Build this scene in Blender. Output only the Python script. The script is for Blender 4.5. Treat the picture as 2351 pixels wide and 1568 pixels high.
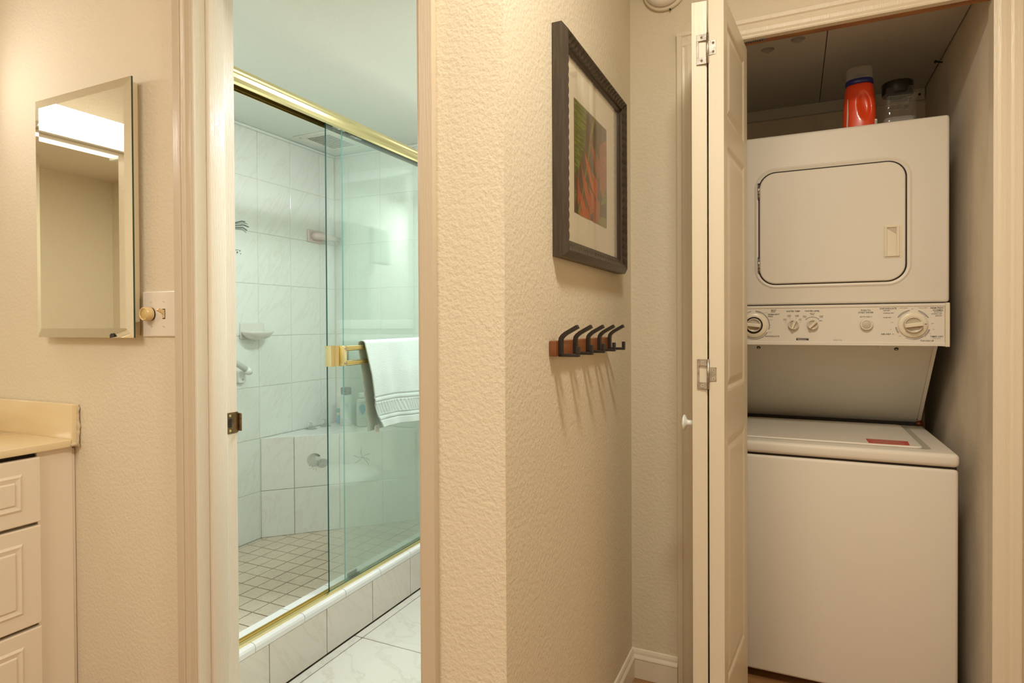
import bpy, bmesh, math, random
from mathutils import Vector, Matrix
random.seed(7)
for _o in list(bpy.data.objects): bpy.data.objects.remove(_o)
S = bpy.context.scene
COL = S.collection
R = math.radians
# ------------------------------------------------------------------ camera
H = 1.14
cd = bpy.data.cameras.new('camera'); cam = bpy.data.objects.new('camera', cd); COL.objects.link(cam)
cd.sensor_width = 36; cd.lens = 1397.52/2351*36; cd.shift_y = -25.45/2351; cd.clip_start = .02
yaw, pitch, roll = 0.434117, -0.00969152, -0.00516021
r_ = Vector((math.cos(yaw), math.sin(yaw), 0)); f_ = Vector((-math.sin(yaw), math.cos(yaw), 0)); u_ = Vector((0, 0, 1))
f2 = f_*math.cos(pitch)+u_*math.sin(pitch); u2 = u_*math.cos(pitch)-f_*math.sin(pitch)
r3 = r_*math.cos(roll)+u2*math.sin(roll); u3 = u2*math.cos(roll)-r_*math.sin(roll)
m = Matrix((r3, u3, -f2)).transposed().to_4x4(); m.translation = (0, 0, H); cam.matrix_world = m
S.camera = cam
# ------------------------------------------------------------------ exposure, world, lights
S.view_settings.view_transform = 'Standard'; S.view_settings.look = 'None'
S.view_settings.exposure = 0.06; S.view_settings.gamma = 1; S.view_settings.use_curve_mapping = False
W = bpy.data.worlds.new('world'); S.world = W; W.use_nodes = True
W.node_tree.nodes['Background'].inputs[0].default_value = (1, .9, .75, 1)
W.node_tree.nodes['Background'].inputs[1].default_value = .1
def area(name, loc, rot, sx, sy, power, col, shape='RECTANGLE', spread=180):
    l = bpy.data.lights.new(name, 'AREA'); l.shape = shape; l.size = sx; l.size_y = sy; l.energy = power; l.color = col
    l.spread = R(spread)
    o = bpy.data.objects.new(name, l); o.location = loc; o.rotation_euler = rot; COL.objects.link(o); return o
WARM = (1, .94, .79)
area('hall_light', (0.02, .70, 2.385), (0, 0, 0), .22, .22, 17.5, WARM, 'DISK')
area('room_fill_light', (-1.0, -.95, 2.40), (0, 0, 0), .9, .7, 18.5, (1, .95, .85))  # general fill added behind the camera, no known lamp there
area('vanity_light', (-2.165, .64, 1.83), (0, R(-90), 0), .06, .40, 2.0, (1, .95, .90))
area('bathroom_light', (-.96, 1.95, 2.035), (0, R(10), 0), .22, .22, 19.0, (.91, .975, 1.0))
area('shower_fill_light', (-1.95, 1.45, 2.075), (0, 0, 0), .16, .16, 3.5, (.92, .98, 1), 'DISK')  # added to brighten the shower, no fixture there
# ------------------------------------------------------------------ materials
MATS = {}
def nd(t, ty, **k):
    n = t.nodes.new(ty)
    for a, b in k.items(): setattr(n, a, b)
    return n
def mat(name, col, rough=.5, metal=0, bump=None, spec=.5, coat=0, var=None, emit=None, sheen=0):
    """bump=(scale, distance, detail[, (sx,sy,sz)]); var=(second colour, scale, (stretch), low, high)"""
    if name in MATS: return MATS[name]
    M = bpy.data.materials.new(name); M.use_nodes = True; t = M.node_tree; b = t.nodes['Principled BSDF']
    b.inputs['Base Color'].default_value = (*col, 1); b.inputs['Roughness'].default_value = rough
    b.inputs['Metallic'].default_value = metal; b.inputs['Specular IOR Level'].default_value = spec
    b.inputs['Coat Weight'].default_value = coat; b.inputs['Coat Roughness'].default_value = .08
    if sheen: b.inputs['Sheen Weight'].default_value = sheen
    g = None
    if bump or var:
        g = nd(t, 'ShaderNodeNewGeometry')
    if bump:
        mp = nd(t, 'ShaderNodeMapping'); t.links.new(g.outputs['Position'], mp.inputs[0])
        if len(bump) > 3: mp.inputs['Scale'].default_value = bump[3]
        n = nd(t, 'ShaderNodeTexNoise'); n.inputs['Scale'].default_value = bump[0]; n.inputs['Detail'].default_value = bump[2]
        n.inputs['Roughness'].default_value = .55; n.inputs['Distortion'].default_value = 0
        t.links.new(mp.outputs[0], n.inputs['Vector'])
        bp = nd(t, 'ShaderNodeBump'); bp.inputs['Distance'].default_value = bump[1]; bp.inputs['Strength'].default_value = 1
        t.links.new(n.outputs['Fac'], bp.inputs['Height']); t.links.new(bp.outputs[0], b.inputs['Normal'])
    if var:
        mp = nd(t, 'ShaderNodeMapping'); mp.inputs['Scale'].default_value = var[2]; t.links.new(g.outputs['Position'], mp.inputs[0])
        n = nd(t, 'ShaderNodeTexNoise'); n.inputs['Scale'].default_value = var[1]; n.inputs['Detail'].default_value = 5
        t.links.new(mp.outputs[0], n.inputs['Vector'])
        rp = nd(t, 'ShaderNodeValToRGB'); rp.color_ramp.elements[0].position = var[3]; rp.color_ramp.elements[1].position = var[4]
        rp.color_ramp.elements[0].color = (*col, 1); rp.color_ramp.elements[1].color = (*var[0], 1)
        t.links.new(n.outputs['Fac'], rp.inputs[0]); t.links.new(rp.outputs[0], b.inputs['Base Color'])
    if emit:
        b.inputs['Emission Color'].default_value = (*emit[0], 1); b.inputs['Emission Strength'].default_value = emit[1]
    MATS[name] = M; return M
def marble(name, base, vein, rough, vscale=9, rot=(0, 0, 0), amount=.5, coat=.3, stretch=(1, 1, .22), bump=0):
    M = bpy.data.materials.new(name); M.use_nodes = True; t = M.node_tree; b = t.nodes['Principled BSDF']
    b.inputs['Roughness'].default_value = rough; b.inputs['Coat Weight'].default_value = coat; b.inputs['Coat Roughness'].default_value = .05
    g = nd(t, 'ShaderNodeNewGeometry'); oi = nd(t, 'ShaderNodeObjectInfo')
    ad = nd(t, 'ShaderNodeVectorMath', operation='MULTIPLY_ADD'); ad.inputs[1].default_value = (7, 3, 5)
    cb = nd(t, 'ShaderNodeCombineXYZ')
    for i in range(3): t.links.new(oi.outputs['Random'], cb.inputs[i])
    t.links.new(cb.outputs[0], ad.inputs[0]); t.links.new(g.outputs['Position'], ad.inputs[2])
    mr = nd(t, 'ShaderNodeMapping'); mr.inputs['Rotation'].default_value = rot; t.links.new(ad.outputs[0], mr.inputs[0])
    ms = nd(t, 'ShaderNodeMapping'); ms.inputs['Scale'].default_value = stretch; t.links.new(mr.outputs[0], ms.inputs[0])
    n = nd(t, 'ShaderNodeTexNoise'); n.inputs['Scale'].default_value = vscale; n.inputs['Detail'].default_value = 6
    n.inputs['Roughness'].default_value = .6; n.inputs['Distortion'].default_value = .6; t.links.new(ms.outputs[0], n.inputs['Vector'])
    # thin veins: |fac-.5| small
    s = nd(t, 'ShaderNodeMath', operation='SUBTRACT'); s.inputs[1].default_value = .5; t.links.new(n.outputs['Fac'], s.inputs[0])
    a = nd(t, 'ShaderNodeMath', operation='ABSOLUTE'); t.links.new(s.outputs[0], a.inputs[0])
    rp = nd(t, 'ShaderNodeValToRGB'); rp.color_ramp.elements[0].position = 0; rp.color_ramp.elements[0].color = (amount, amount, amount, 1)
    rp.color_ramp.elements[1].position = .035; rp.color_ramp.elements[1].color = (0, 0, 0, 1); t.links.new(a.outputs[0], rp.inputs[0])
    n2 = nd(t, 'ShaderNodeTexNoise'); n2.inputs['Scale'].default_value = 6; t.links.new(ad.outputs[0], n2.inputs['Vector'])
    mu = nd(t, 'ShaderNodeMath', operation='MULTIPLY'); t.links.new(rp.outputs[0], mu.inputs[0]); t.links.new(n2.outputs['Fac'], mu.inputs[1])
    mx = nd(t, 'ShaderNodeMix', data_type='RGBA'); mx.inputs[6].default_value = (*base, 1); mx.inputs[7].default_value = (*vein, 1)
    t.links.new(mu.outputs[0], mx.inputs[0]); t.links.new(mx.outputs[2], b.inputs['Base Color'])
    if bump:
        bp = nd(t, 'ShaderNodeBump'); bp.inputs['Distance'].default_value = bump; n3 = nd(t, 'ShaderNodeTexNoise'); n3.inputs['Scale'].default_value = 120
        t.links.new(g.outputs['Position'], n3.inputs['Vector']); t.links.new(n3.outputs['Fac'], bp.inputs['Height']); t.links.new(bp.outputs[0], b.inputs['Normal'])
    MATS[name] = M; return M
def clear(name, tint, haze=.0, hazecol=(.8, .9, .84), rough=0.0, ior=1.5, haze_grad=None):
    """thin clear sheet: tinted see-through, Fresnel reflection, a little milky haze"""
    M = bpy.data.materials.new(name); M.use_nodes = True; t = M.node_tree; t.nodes.remove(t.nodes['Principled BSDF']); o = t.nodes['Material Output']
    tr = nd(t, 'ShaderNodeBsdfTransparent'); tr.inputs[0].default_value = (*tint, 1)
    gl = nd(t, 'ShaderNodeBsdfAnisotropic'); gl.inputs['Roughness'].default_value = rough; gl.inputs[0].default_value = (1, 1, 1, 1)
    fr = nd(t, 'ShaderNodeFresnel'); gb_ = nd(t, 'ShaderNodeNewGeometry')
    io = nd(t, 'ShaderNodeMapRange'); io.inputs[3].default_value = ior; io.inputs[4].default_value = 1/ior
    t.links.new(gb_.outputs['Backfacing'], io.inputs[0]); t.links.new(io.outputs[0], fr.inputs[0])   # same reflectance from either side of the sheet
    m1 = nd(t, 'ShaderNodeMixShader'); t.links.new(fr.outputs[0], m1.inputs[0]); t.links.new(tr.outputs[0], m1.inputs[1]); t.links.new(gl.outputs[0], m1.inputs[2])
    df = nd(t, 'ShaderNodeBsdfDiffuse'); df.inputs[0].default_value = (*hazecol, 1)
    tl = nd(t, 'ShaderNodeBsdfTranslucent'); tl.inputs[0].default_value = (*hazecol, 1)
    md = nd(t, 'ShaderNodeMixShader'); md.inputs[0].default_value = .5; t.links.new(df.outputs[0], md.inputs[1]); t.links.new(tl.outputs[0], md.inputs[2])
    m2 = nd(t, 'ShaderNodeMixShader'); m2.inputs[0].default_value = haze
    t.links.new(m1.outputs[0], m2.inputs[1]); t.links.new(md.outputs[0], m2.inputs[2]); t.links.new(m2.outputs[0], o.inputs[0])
    if haze_grad:   # milky haze, stronger low down: (z_top, z_bottom, haze_top, haze_bottom)
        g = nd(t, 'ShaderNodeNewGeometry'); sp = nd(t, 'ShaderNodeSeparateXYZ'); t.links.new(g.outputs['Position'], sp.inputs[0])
        mr = nd(t, 'ShaderNodeMapRange'); mr.inputs[1].default_value = haze_grad[1]; mr.inputs[2].default_value = haze_grad[0]
        mr.inputs[3].default_value = haze_grad[3]; mr.inputs[4].default_value = haze_grad[2]
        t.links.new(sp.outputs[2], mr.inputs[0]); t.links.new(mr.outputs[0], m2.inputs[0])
    MATS[name] = M; return M
def wood(name, c1, c2, rough=.45, sc=(6, 60, 60)):
    return mat(name, c1, rough, var=(c2, 1.0, sc, .35, .65))

WALL = mat('painted_plaster', (.785, .695, .54), .75, bump=(105, .0018, 2), spec=.3)
WALLB = mat('closet_plaster', (.82, .72, .585), .85, bump=(120, .0012, 2), spec=.2, var=(.62, .53) and ((.72, .62, .49), 9, (1, 1, .5), .45, .75))
CEIL = mat('ceiling_paint', (.84, .78, .66), .8, bump=(70, .003, 3), spec=.25)
BCEIL = mat('bathroom_ceiling_paint', (.79, .83, .78), .8, bump=(85, .0011, 3), spec=.25)
BWALL = mat('bathroom_wall_paint', (.84, .83, .77), .7, bump=(95, .002, 3), spec=.3)
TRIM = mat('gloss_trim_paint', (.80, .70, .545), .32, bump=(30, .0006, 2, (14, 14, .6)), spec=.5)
TRIMD = mat('shaded_trim_paint', (.64, .54, .41), .32, bump=(30, .0006, 2, (14, 14, .6)), spec=.5)  # same trim paint, doorway shade mixed into its colour
JAMBM = mat('jamb_paint', (.80, .735, .62), .30, bump=(40, .0012, 3, (14, 14, .5)), spec=.5)
DOORM = mat('door_paint', (.75, .665, .52), .38, bump=(40, .0004, 3, (6, 6, .4)), spec=.5)
BASEM = mat('baseboard_paint', (.86, .78, .64), .35)
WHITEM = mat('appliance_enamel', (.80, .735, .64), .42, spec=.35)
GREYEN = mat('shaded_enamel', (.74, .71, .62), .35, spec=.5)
PLASTIC = mat('cream_plastic', (.83, .74, .58), .3)
PLASTIC2 = mat('tan_plastic', (.60, .52, .41), .35)
DARK = mat('dark_gap', (.018, .013, .010), .7)
INK = mat('printed_ink', (.05, .045, .04), .6)
INKG = mat('grey_print', (.36, .34, .30), .6)
INKW = mat('white_print', (.85, .8, .72), .6)
INKB = mat('blue_print', (.10, .12, .22), .6)
GOLD = mat('polished_brass', (.84, .70, .38), .18, 1)
GOLD2 = mat('satin_brass', (.80, .66, .33), .28, 1)
BRASSD = mat('aged_brass', (.28, .18, .09), .35, .9, var=((.16, .12, .06), 60, (1, 1, 1), .4, .6))
STEEL = mat('dull_steel', (.55, .52, .47), .3, 1, var=((.38, .35, .31), 80, (1, 1, 1), .45, .65))
CHROME = mat('bright_steel', (.8, .8, .78), .12, 1)
BLACKM = mat('black_iron', (.035, .028, .024), .42, .3)
RACKW = wood('rack_wood', (.30, .105, .035), (.20, .065, .022), .4, (60, 8, 60))
PLYW = wood('raw_plywood', (.42, .18, .05), (.26, .10, .03), .6, (8, 60, 60))
SHELFM = mat('white_melamine', (.66, .62, .55), .5, bump=(300, .0002, 2))
COUNTER = mat('cultured_marble', (.84, .69, .44), .16, coat=.5, var=((.78, .60, .35), 2.2, (1, 1, 3.5), .4, .66))
CABM = mat('cabinet_laminate', (.84, .735, .60), .35)
SOCK = mat('switch_plate_plastic', (.83, .76, .66), .25)
IVORY = mat('ivory_plastic', (.72, .52, .25), .25)
FRAMEM = mat('dark_carved_wood', (.052, .037, .025), .38, spec=.5, var=((.085, .064, .045), 40, (4, 4, .3), .45, .75))
MATB = mat('mat_board', (.80, .72, .56), .8)
GROUT = mat('grout', (.70, .69, .60), .9)
GROUTD = mat('pan_grout', (.22, .17, .12), .95, var=((.40, .34, .26), 14, (1, 1, 1), .45, .6))
TILE = marble('glazed_wall_tile', (.82, .84, .785), (.68, .60, .54), .10, 13, (R(35), R(0), 0), .45, .4, (1, 1, .22))
TILEC = marble('glazed_curb_tile', (.74, .70, .62), (.58, .48, .40), .15, 13, (R(-35), 0, 0), .45, .3, (1, 1, .22))
CAP = mat('white_cap_tile', (.86, .87, .85), .10, coat=.4)
PAN = marble('stone_pan_tile', (.66, .56, .44), (.42, .36, .28), .55, 40, (0, 0, .6), .8, 0, (1, .4, 1), bump=.001)
FLOORT = marble('stone_floor_tile', (.70, .69, .61), (.50, .47, .38), .28, 5, (0, 0, .5), .75, .15, (1, 1.6, 1))
LAM = wood('laminate_floor', (.42, .22, .09), (.28, .13, .05), .3, (3, 30, 30))
CERAM = mat('ceramic', (.74, .72, .66), .10, coat=.5)
CERAMP = mat('pink_ceramic', (.72, .60, .55), .12, coat=.5)
WPL = mat('white_plastic', (.84, .86, .82), .25)
VENTM = mat('vent_enamel', (.78, .78, .70), .4)
GLASS = clear('shower_glass', (.955, .985, .966), .04, (.80, .92, .86), haze_grad=(1.7, .35, .025, .15))
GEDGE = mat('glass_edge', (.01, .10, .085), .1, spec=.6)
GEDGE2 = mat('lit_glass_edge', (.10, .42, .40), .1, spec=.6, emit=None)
PICGL = clear('picture_glass', (.98, .98, .98), .0, (1, 1, 1), ior=1.3)
PLCL = clear('clear_plastic', (.93, .93, .92), .05, (.8, .78, .74), rough=.05)
CAPCL = clear('cloudy_plastic', (.90, .90, .89), .26, (.95, .93, .9), rough=.15)
MIRR = mat('mirror_silver', (.93, .95, .90), .005, 1)
MEDGE = mat('mirror_edge', (.02, .06, .045), .2)
TOWEL = mat('terry_cloth', (.72, .86, .77), .95, bump=(520, .0045, 2), sheen=.3)
TOWELS = mat('striped_terry', (.74, .78, .72), .95, bump=(300, .003, 3))
TOWELD = mat('stripe_terry', (.52, .56, .48), .95, bump=(300, .003, 3))
RED = mat('red_detergent_plastic', (.80, .065, .012), .28, coat=.3)
BLUE = mat('navy_plastic', (.012, .02, .16), .3)
POWD = mat('grey_powder', (.30, .28, .25), .9)
STICK = mat('red_sticker', (.55, .05, .03), .4)
LAMP = mat('lamp_diffuser', (.9, .85, .75), .4, emit=((1, .93, .84), 1.9))
LAMPH = mat('hall_lamp_glass', (.9, .85, .75), .4, emit=((1, .93, .80), 4))
LAMPB = mat('bath_lamp_glass', (.9, .9, .88), .4, emit=((.92, .97, 1), 2.5))
SOCKW = mat('caulk', (.66, .55, .38), .8, bump=(160, .002, 3))
# ------------------------------------------------------------------ mesh helpers
class MB:
    def __init__(s): s.bm = bmesh.new(); s.mats = []
    def mi(s, m):
        if m not in s.mats: s.mats.append(m)
        return s.mats.index(m)
    def merge(s, b2, m, smooth=False, mx=None):
        if mx is not None: bmesh.ops.transform(b2, matrix=mx, verts=b2.verts)
        i = s.mi(m)
        vm = {v: s.bm.verts.new(v.co) for v in b2.verts}
        for f in b2.faces:
            try: nf = s.bm.faces.new([vm[v] for v in f.verts])
            except ValueError: continue
            nf.material_index = i; nf.smooth = smooth
        b2.free(); return s
    def box(s, a, b, m, bev=0, seg=2, smooth=None):
        b2 = bmesh.new(); bmesh.ops.create_cube(b2, size=1)
        a = Vector(a); b = Vector(b); c = (a+b)/2; d = Vector([abs(x) for x in (b-a)])
        for v in b2.verts: v.co = Vector((v.co.x*d.x, v.co.y*d.y, v.co.z*d.z))+c
        if bev: bmesh.ops.bevel(b2, geom=b2.edges[:], offset=min(bev, min(d)*.49), segments=seg, affect='EDGES', profile=.5)
        return s.merge(b2, m, bool(bev) if smooth is None else smooth)
    def cyl(s, p, q, r1, m, r2=None, n=24, smooth=True, cap=True):
        r2 = r1 if r2 is None else r2; p = Vector(p); q = Vector(q); d = q-p
        b2 = bmesh.new(); bmesh.ops.create_cone(b2, cap_ends=cap, segments=n, radius1=r1, radius2=r2, depth=d.length)
        mx = Matrix.Translation((p+q)/2) @ d.to_track_quat('Z', 'Y').to_matrix().to_4x4()
        i = s.mi(m); bmesh.ops.transform(b2, matrix=mx, verts=b2.verts)
        vm = {v: s.bm.verts.new(v.co) for v in b2.verts}
        for f in b2.faces:
            nf = s.bm.faces.new([vm[v] for v in f.verts]); nf.material_index = i; nf.smooth = smooth and len(f.verts) == 4
        b2.free(); return s
    def lathe(s, prof, m, n=32, mx=None, sx=1, sy=1, sq=2.0, smooth=True):
        """prof [(r,z)] around Z; sq>2 gives a squarer outline"""
        b2 = bmesh.new(); rings = []
        for r, z in prof:
            ring = []
            for k in range(n):
                a = 2*math.pi*k/n; c, d = math.cos(a), math.sin(a)
                e = (abs(c)**sq+abs(d)**sq)**(-1/sq)
                ring.append(b2.verts.new((r*c*e*sx, r*d*e*sy, z)))
            rings.append(ring)
        for A, B in zip(rings, rings[1:]):
            for k in range(n): b2.faces.new((A[k], A[(k+1) % n], B[(k+1) % n], B[k]))
        if prof[0][0] > 1e-5: b2.faces.new(list(reversed(rings[0])))
        if prof[-1][0] > 1e-5: b2.faces.new(rings[-1])
        bmesh.ops.remove_doubles(b2, verts=b2.verts, dist=1e-6)
        return s.merge(b2, m, smooth, mx)
    def tube(s, pts, r, m, n=10, cap=True, rz=None):
        pts = [Vector(p) for p in pts]; b2 = bmesh.new(); rings = []; nrm = None
        for i, p in enumerate(pts):
            t = (pts[min(i+1, len(pts)-1)]-pts[max(i-1, 0)]).normalized()
            if nrm is None: nrm = t.orthogonal().normalized()
            nrm = (nrm-t*nrm.dot(t)).normalized(); bi = t.cross(nrm)
            rr = r[i] if isinstance(r, (list, tuple)) else r
            rings.append([b2.verts.new(p+(nrm*math.cos(a)+bi*math.sin(a))*rr) for a in [2*math.pi*k/n for k in range(n)]])
        for A, B in zip(rings, rings[1:]):
            for k in range(n): b2.faces.new((A[k], A[(k+1) % n], B[(k+1) % n], B[k]))
        if cap: b2.faces.new(list(reversed(rings[0]))); b2.faces.new(rings[-1])
        return s.merge(b2, m, True)
    def sweep(s, path, prof, m, frames=None, smooth=False, closed=False):
        """path: list of (origin, U, V); prof: list of (u,v)"""
        b2 = bmesh.new(); rings = [[b2.verts.new(Vector(o)+Vector(U)*u+Vector(V)*v) for u, v in prof] for o, U, V in path]
        n = len(prof); prs = list(zip(rings, rings[1:]))+([(rings[-1], rings[0])] if closed else [])
        for A, B in prs:
            for k in range(n): b2.faces.new((A[k], A[(k+1) % n], B[(k+1) % n], B[k]))
        if not closed: b2.faces.new(list(reversed(rings[0]))); b2.faces.new(rings[-1])
        bmesh.ops.recalc_face_normals(b2, faces=b2.faces)
        return s.merge(b2, m, smooth)
    def poly(s, pts, m, smooth=False):
        vs = [s.bm.verts.new(p) for p in pts]
        f = s.bm.faces.new(vs); f.material_index = s.mi(m); f.smooth = smooth; return s
    def plate(s, pts2, o, U, V, N, t, m, bev=0, bev_back=False):
        """extruded outline: pts2 in (U,V), thickness t along N; optional bevel on the N side"""
        o, U, V, N = map(Vector, (o, U, V, N)); b2 = bmesh.new()
        cx = sum(p[0] for p in pts2)/len(pts2); cy = sum(p[1] for p in pts2)/len(pts2)
        def ring(off, h):
            out = []; k = len(pts2)
            for i, (x, y) in enumerate(pts2):
                if off:
                    x0, y0 = pts2[i-1]; x1, y1 = pts2[(i+1) % k]; tx, ty = x1-x0, y1-y0; l = math.hypot(tx, ty) or 1
                    x -= ty/l*off*sg; y += tx/l*off*sg
                out.append(b2.verts.new(o+U*x+V*y+N*h))
            return out
        ar = sum(pts2[i-1][0]*pts2[i][1]-pts2[i][0]*pts2[i-1][1] for i in range(len(pts2))); sg = 1 if ar > 0 else -1
        rs = [ring(0, 0), ring(0, t-bev)]
        if bev: rs += [ring(bev*.3, t-bev*.3), ring(bev, t)]
        for A, B in zip(rs, rs[1:]):
            for i in range(len(A)): b2.faces.new((A[i], A[(i+1) % len(A)], B[(i+1) % len(A)], B[i]))
        b2.faces.new(list(reversed(rs[0]))); b2.faces.new(rs[-1])
        bmesh.ops.recalc_face_normals(b2, faces=b2.faces)
        i = s.mi(m); vm = {v: s.bm.verts.new(v.co) for v in b2.verts}
        for f in b2.faces:
            nf = s.bm.faces.new([vm[v] for v in f.verts]); nf.material_index = i; nf.smooth = len(pts2) > 6 and len(f.verts) == 4
        b2.free(); return s
    def text(s, body, o, U, V, size, m, align='LEFT', sx=1.0, off=.0003, shear=0):
        cu = bpy.data.curves.new('t', 'FONT'); cu.body = body; cu.size = size; cu.resolution_u = 1; cu.align_x = align; cu.shear = shear; cu.offset = size*.016
        to = bpy.data.objects.new('t', cu); COL.objects.link(to)
        bpy.context.view_layer.update(); dg = bpy.context.evaluated_depsgraph_get()
        me = bpy.data.meshes.new_from_object(to.evaluated_get(dg))
        o = Vector(o); U = Vector(U); V = Vector(V); N = U.cross(V); i = s.mi(m)
        vs = [s.bm.verts.new(o+U*v.co.x*sx+V*v.co.y+N*off) for v in me.vertices]
        for p in me.polygons:
            try: f = s.bm.faces.new([vs[k] for k in p.vertices]); f.material_index = i
            except ValueError: pass
        bpy.data.objects.remove(to); bpy.data.curves.remove(cu); bpy.data.meshes.remove(me); return s
    def build(s, name, parent=None, recalc=True):
        if recalc: bmesh.ops.recalc_face_normals(s.bm, faces=[f for f in s.bm.faces])
        me = bpy.data.meshes.new(name); s.bm.to_mesh(me); s.bm.free()
        for m in s.mats: me.materials.append(m)
        return link(name, me, parent)
def link(name, me, parent=None):
    o = bpy.data.objects.new(name, me); COL.objects.link(o)
    if parent is not None:
        o.parent = parent; o.matrix_parent_inverse = wm(parent).inverted()
    return o
def wm(o):
    m = o.matrix_basis.copy()
    if o.parent is not None: m = wm(o.parent) @ o.matrix_parent_inverse @ m
    return m
def empty(name, loc, label, cat, group=None):
    o = bpy.data.objects.new(name, None); COL.objects.link(o); o.location = loc; o.empty_display_size = .05
    return tag(o, label, cat, group)
def tag(o, label=None, cat=None, group=None, kind=None):
    if label: o['label'] = label
    if cat: o['category'] = cat
    if group: o['group'] = group
    if kind: o['kind'] = kind
    return o
def struct(o, label=None):
    o['kind'] = 'structure'
    if label: o['label'] = label
    return o
def sbox(name, *boxes, m=WALL, parent=None):
    b = MB()
    for a, c in boxes: b.box(a, c, m)
    o = b.build(name, parent)
    return struct(o) if parent is None else o
def rrect(x0, x1, y0, y1, r, n=6):
    P = []
    for cx, cy, a0 in ((x1-r, y1-r, 0), (x0+r, y1-r, 90), (x0+r, y0+r, 180), (x1-r, y0+r, 270)):
        for k in range(n+1):
            a = R(a0+90*k/n); P.append((cx+r*math.cos(a), cy+r*math.sin(a)))
    return P
X_, Y_, Z_ = Vector((1, 0, 0)), Vector((0, 1, 0)), Vector((0, 0, 1))
# ------------------------------------------------------------------ room shell
XL, XR, YB, CZ = -2.31, .98, -1.55, 2.44          # hall: left, right, rear, ceiling
YW, XP, YC = 1.0, -.478, 1.945                     # doorway wall, picture wall, closet wall
XB = -.598                                         # bathroom right wall
XS, YS, BZ = -2.36, 2.713, 2.094                   # shower side wall, end wall, bathroom ceiling
OL, OR, OT = -1.305, -.645, 2.05                   # doorway rough opening
sbox('wall_left', ((XL-.1, YB-.1, 0), (XL, YW, CZ)))
sbox('wall_rear', ((XL, YB-.1, 0), (XR, YB, CZ)))
sbox('wall_right', ((XR, YB-.1, 0), (XR+.1, YC, CZ)))
sbox('wall_doorway', ((XL-.1, YW, 0), (OL, YW+.111, CZ)), ((OR, YW, 0), (XB, YW+.111, CZ)), ((OL, YW, OT), (OR, YW+.111, CZ)), ((XB, YW, 0), (XP, YW+.111, CZ)))
sbox('wall_center', ((XB, YW+.111, 0), (XP, YS+.12, CZ)), ((XP, YC, 0), (-.36, 2.98, CZ)))
CL, CR, CT = -.275, .465, 1.99                     # closet opening
sbox('wall_closet', ((-.36, YC, 0), (CL-.012, YC+.045, CZ)), ((CR+.012, YC, 0), (XR+.1, YC+.045, CZ)), ((CL-.012, YC, CT+.01), (CR+.012, YC+.045, CZ)))
sbox('ceiling', ((XL, YB, CZ), (XR, YC, CZ+.06)), m=CEIL)
sbox('wall_closet_right', ((.474, YC+.045, 0), (.56, 2.98, CZ)), m=WALLB)
sbox('wall_closet_left', ((-.36, YC+.045, 0), (-.34, 2.90, CZ)), m=WALLB)
sbox('wall_closet_back', ((-.36, 2.90, 0), (.474, 2.98, CZ)), m=WALLB)
sbox('ceiling_closet', ((-.34, YC+.045, CZ), (.474, 2.90, CZ+.06)), m=WALLB)
sbox('ceiling_bathroom', ((XS-.1, YW+.111, BZ), (XB, YS, BZ+.06)), m=BCEIL)
sbox('wall_bathroom_end', ((-1.555, YS, 0), (XB, YS+.12, BZ)), m=BWALL)
sbox('wall_bathroom_right', ((XB-.004, YW+.111, 0), (XB, YS, BZ)), m=BWALL)
sbox('wall_bathroom_front', ((XS, YW+.111, 0), (OL-.06, YW+.115, BZ)), ((OR+.03, YW+.111, 0), (XB-.004, YW+.115, BZ)), ((OL-.06, YW+.111, OT+.03), (OR+.03, YW+.115, BZ)), m=BWALL)
# hall floor: laminate planks
fl = sbox('floor', ((XL, YB, -.05), (XR, 2.90, -.008)), m=DARK)
pm = None; PW = .192; yy = YB; k = 0
xs0 = [XL+.003, -1.35, -.18, XR]
while yy < YC-.01:
    y1 = min(yy+PW, YC)
    for i in range(3):
        x0 = xs0[i]+(.33 if (k % 2 and i) else 0); x1 = xs0[i+1]+(.33 if (k % 2 and i < 2) else 0)
        if yy > YW-PW:
            x0 = max(x0, XP+.002)
            if yy < YW: x0 = max(xs0[i]+(.33 if (k % 2 and i) else 0), XL+.003)
        ya, yb = yy+.0008, y1-.0008
        if yy < YW < y1 and x0 < XP: yb = YW
        if x1 <= x0+.02: continue
        if yy >= YW and x1 < XP: continue
        MB().box((x0+.0008, ya, -.008), (x1-.0008, yb, 0), LAM, .0015, 1, False).build('plank', fl)
    yy = y1; k += 1
MB().box((-.339, YC, -.008), (.473, 2.90, 0), LAM).build('plank', fl)
# bathroom floor tiles
bf = sbox('floor_bathroom', ((XS, YW, -.05), (XB, YS, -.006)), m=GROUTD)
TS = .457
for i in range(-1, 3):
    for j in range(-2, 3):
        x0, x1 = -1.432+TS*i, -1.432+TS*(i+1); y0, y1 = 1.775+TS*j, 1.775+TS*(j+1)
        x0 = max(x0, -1.468); x1 = min(x1, XB-.005); y0 = max(y0, 1.002); y1 = min(y1, YS-.001)
        if x1-x0 < .01 or y1-y0 < .01: continue
        if y0 < 1.12: x0, x1 = (max(x0, -1.468), x1)
        MB().box((x0+.002, y0+.002, -.006), (x1-.002, y1-.002, 0), FLOORT, .0015, 1, False).build('tile', bf)
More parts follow.
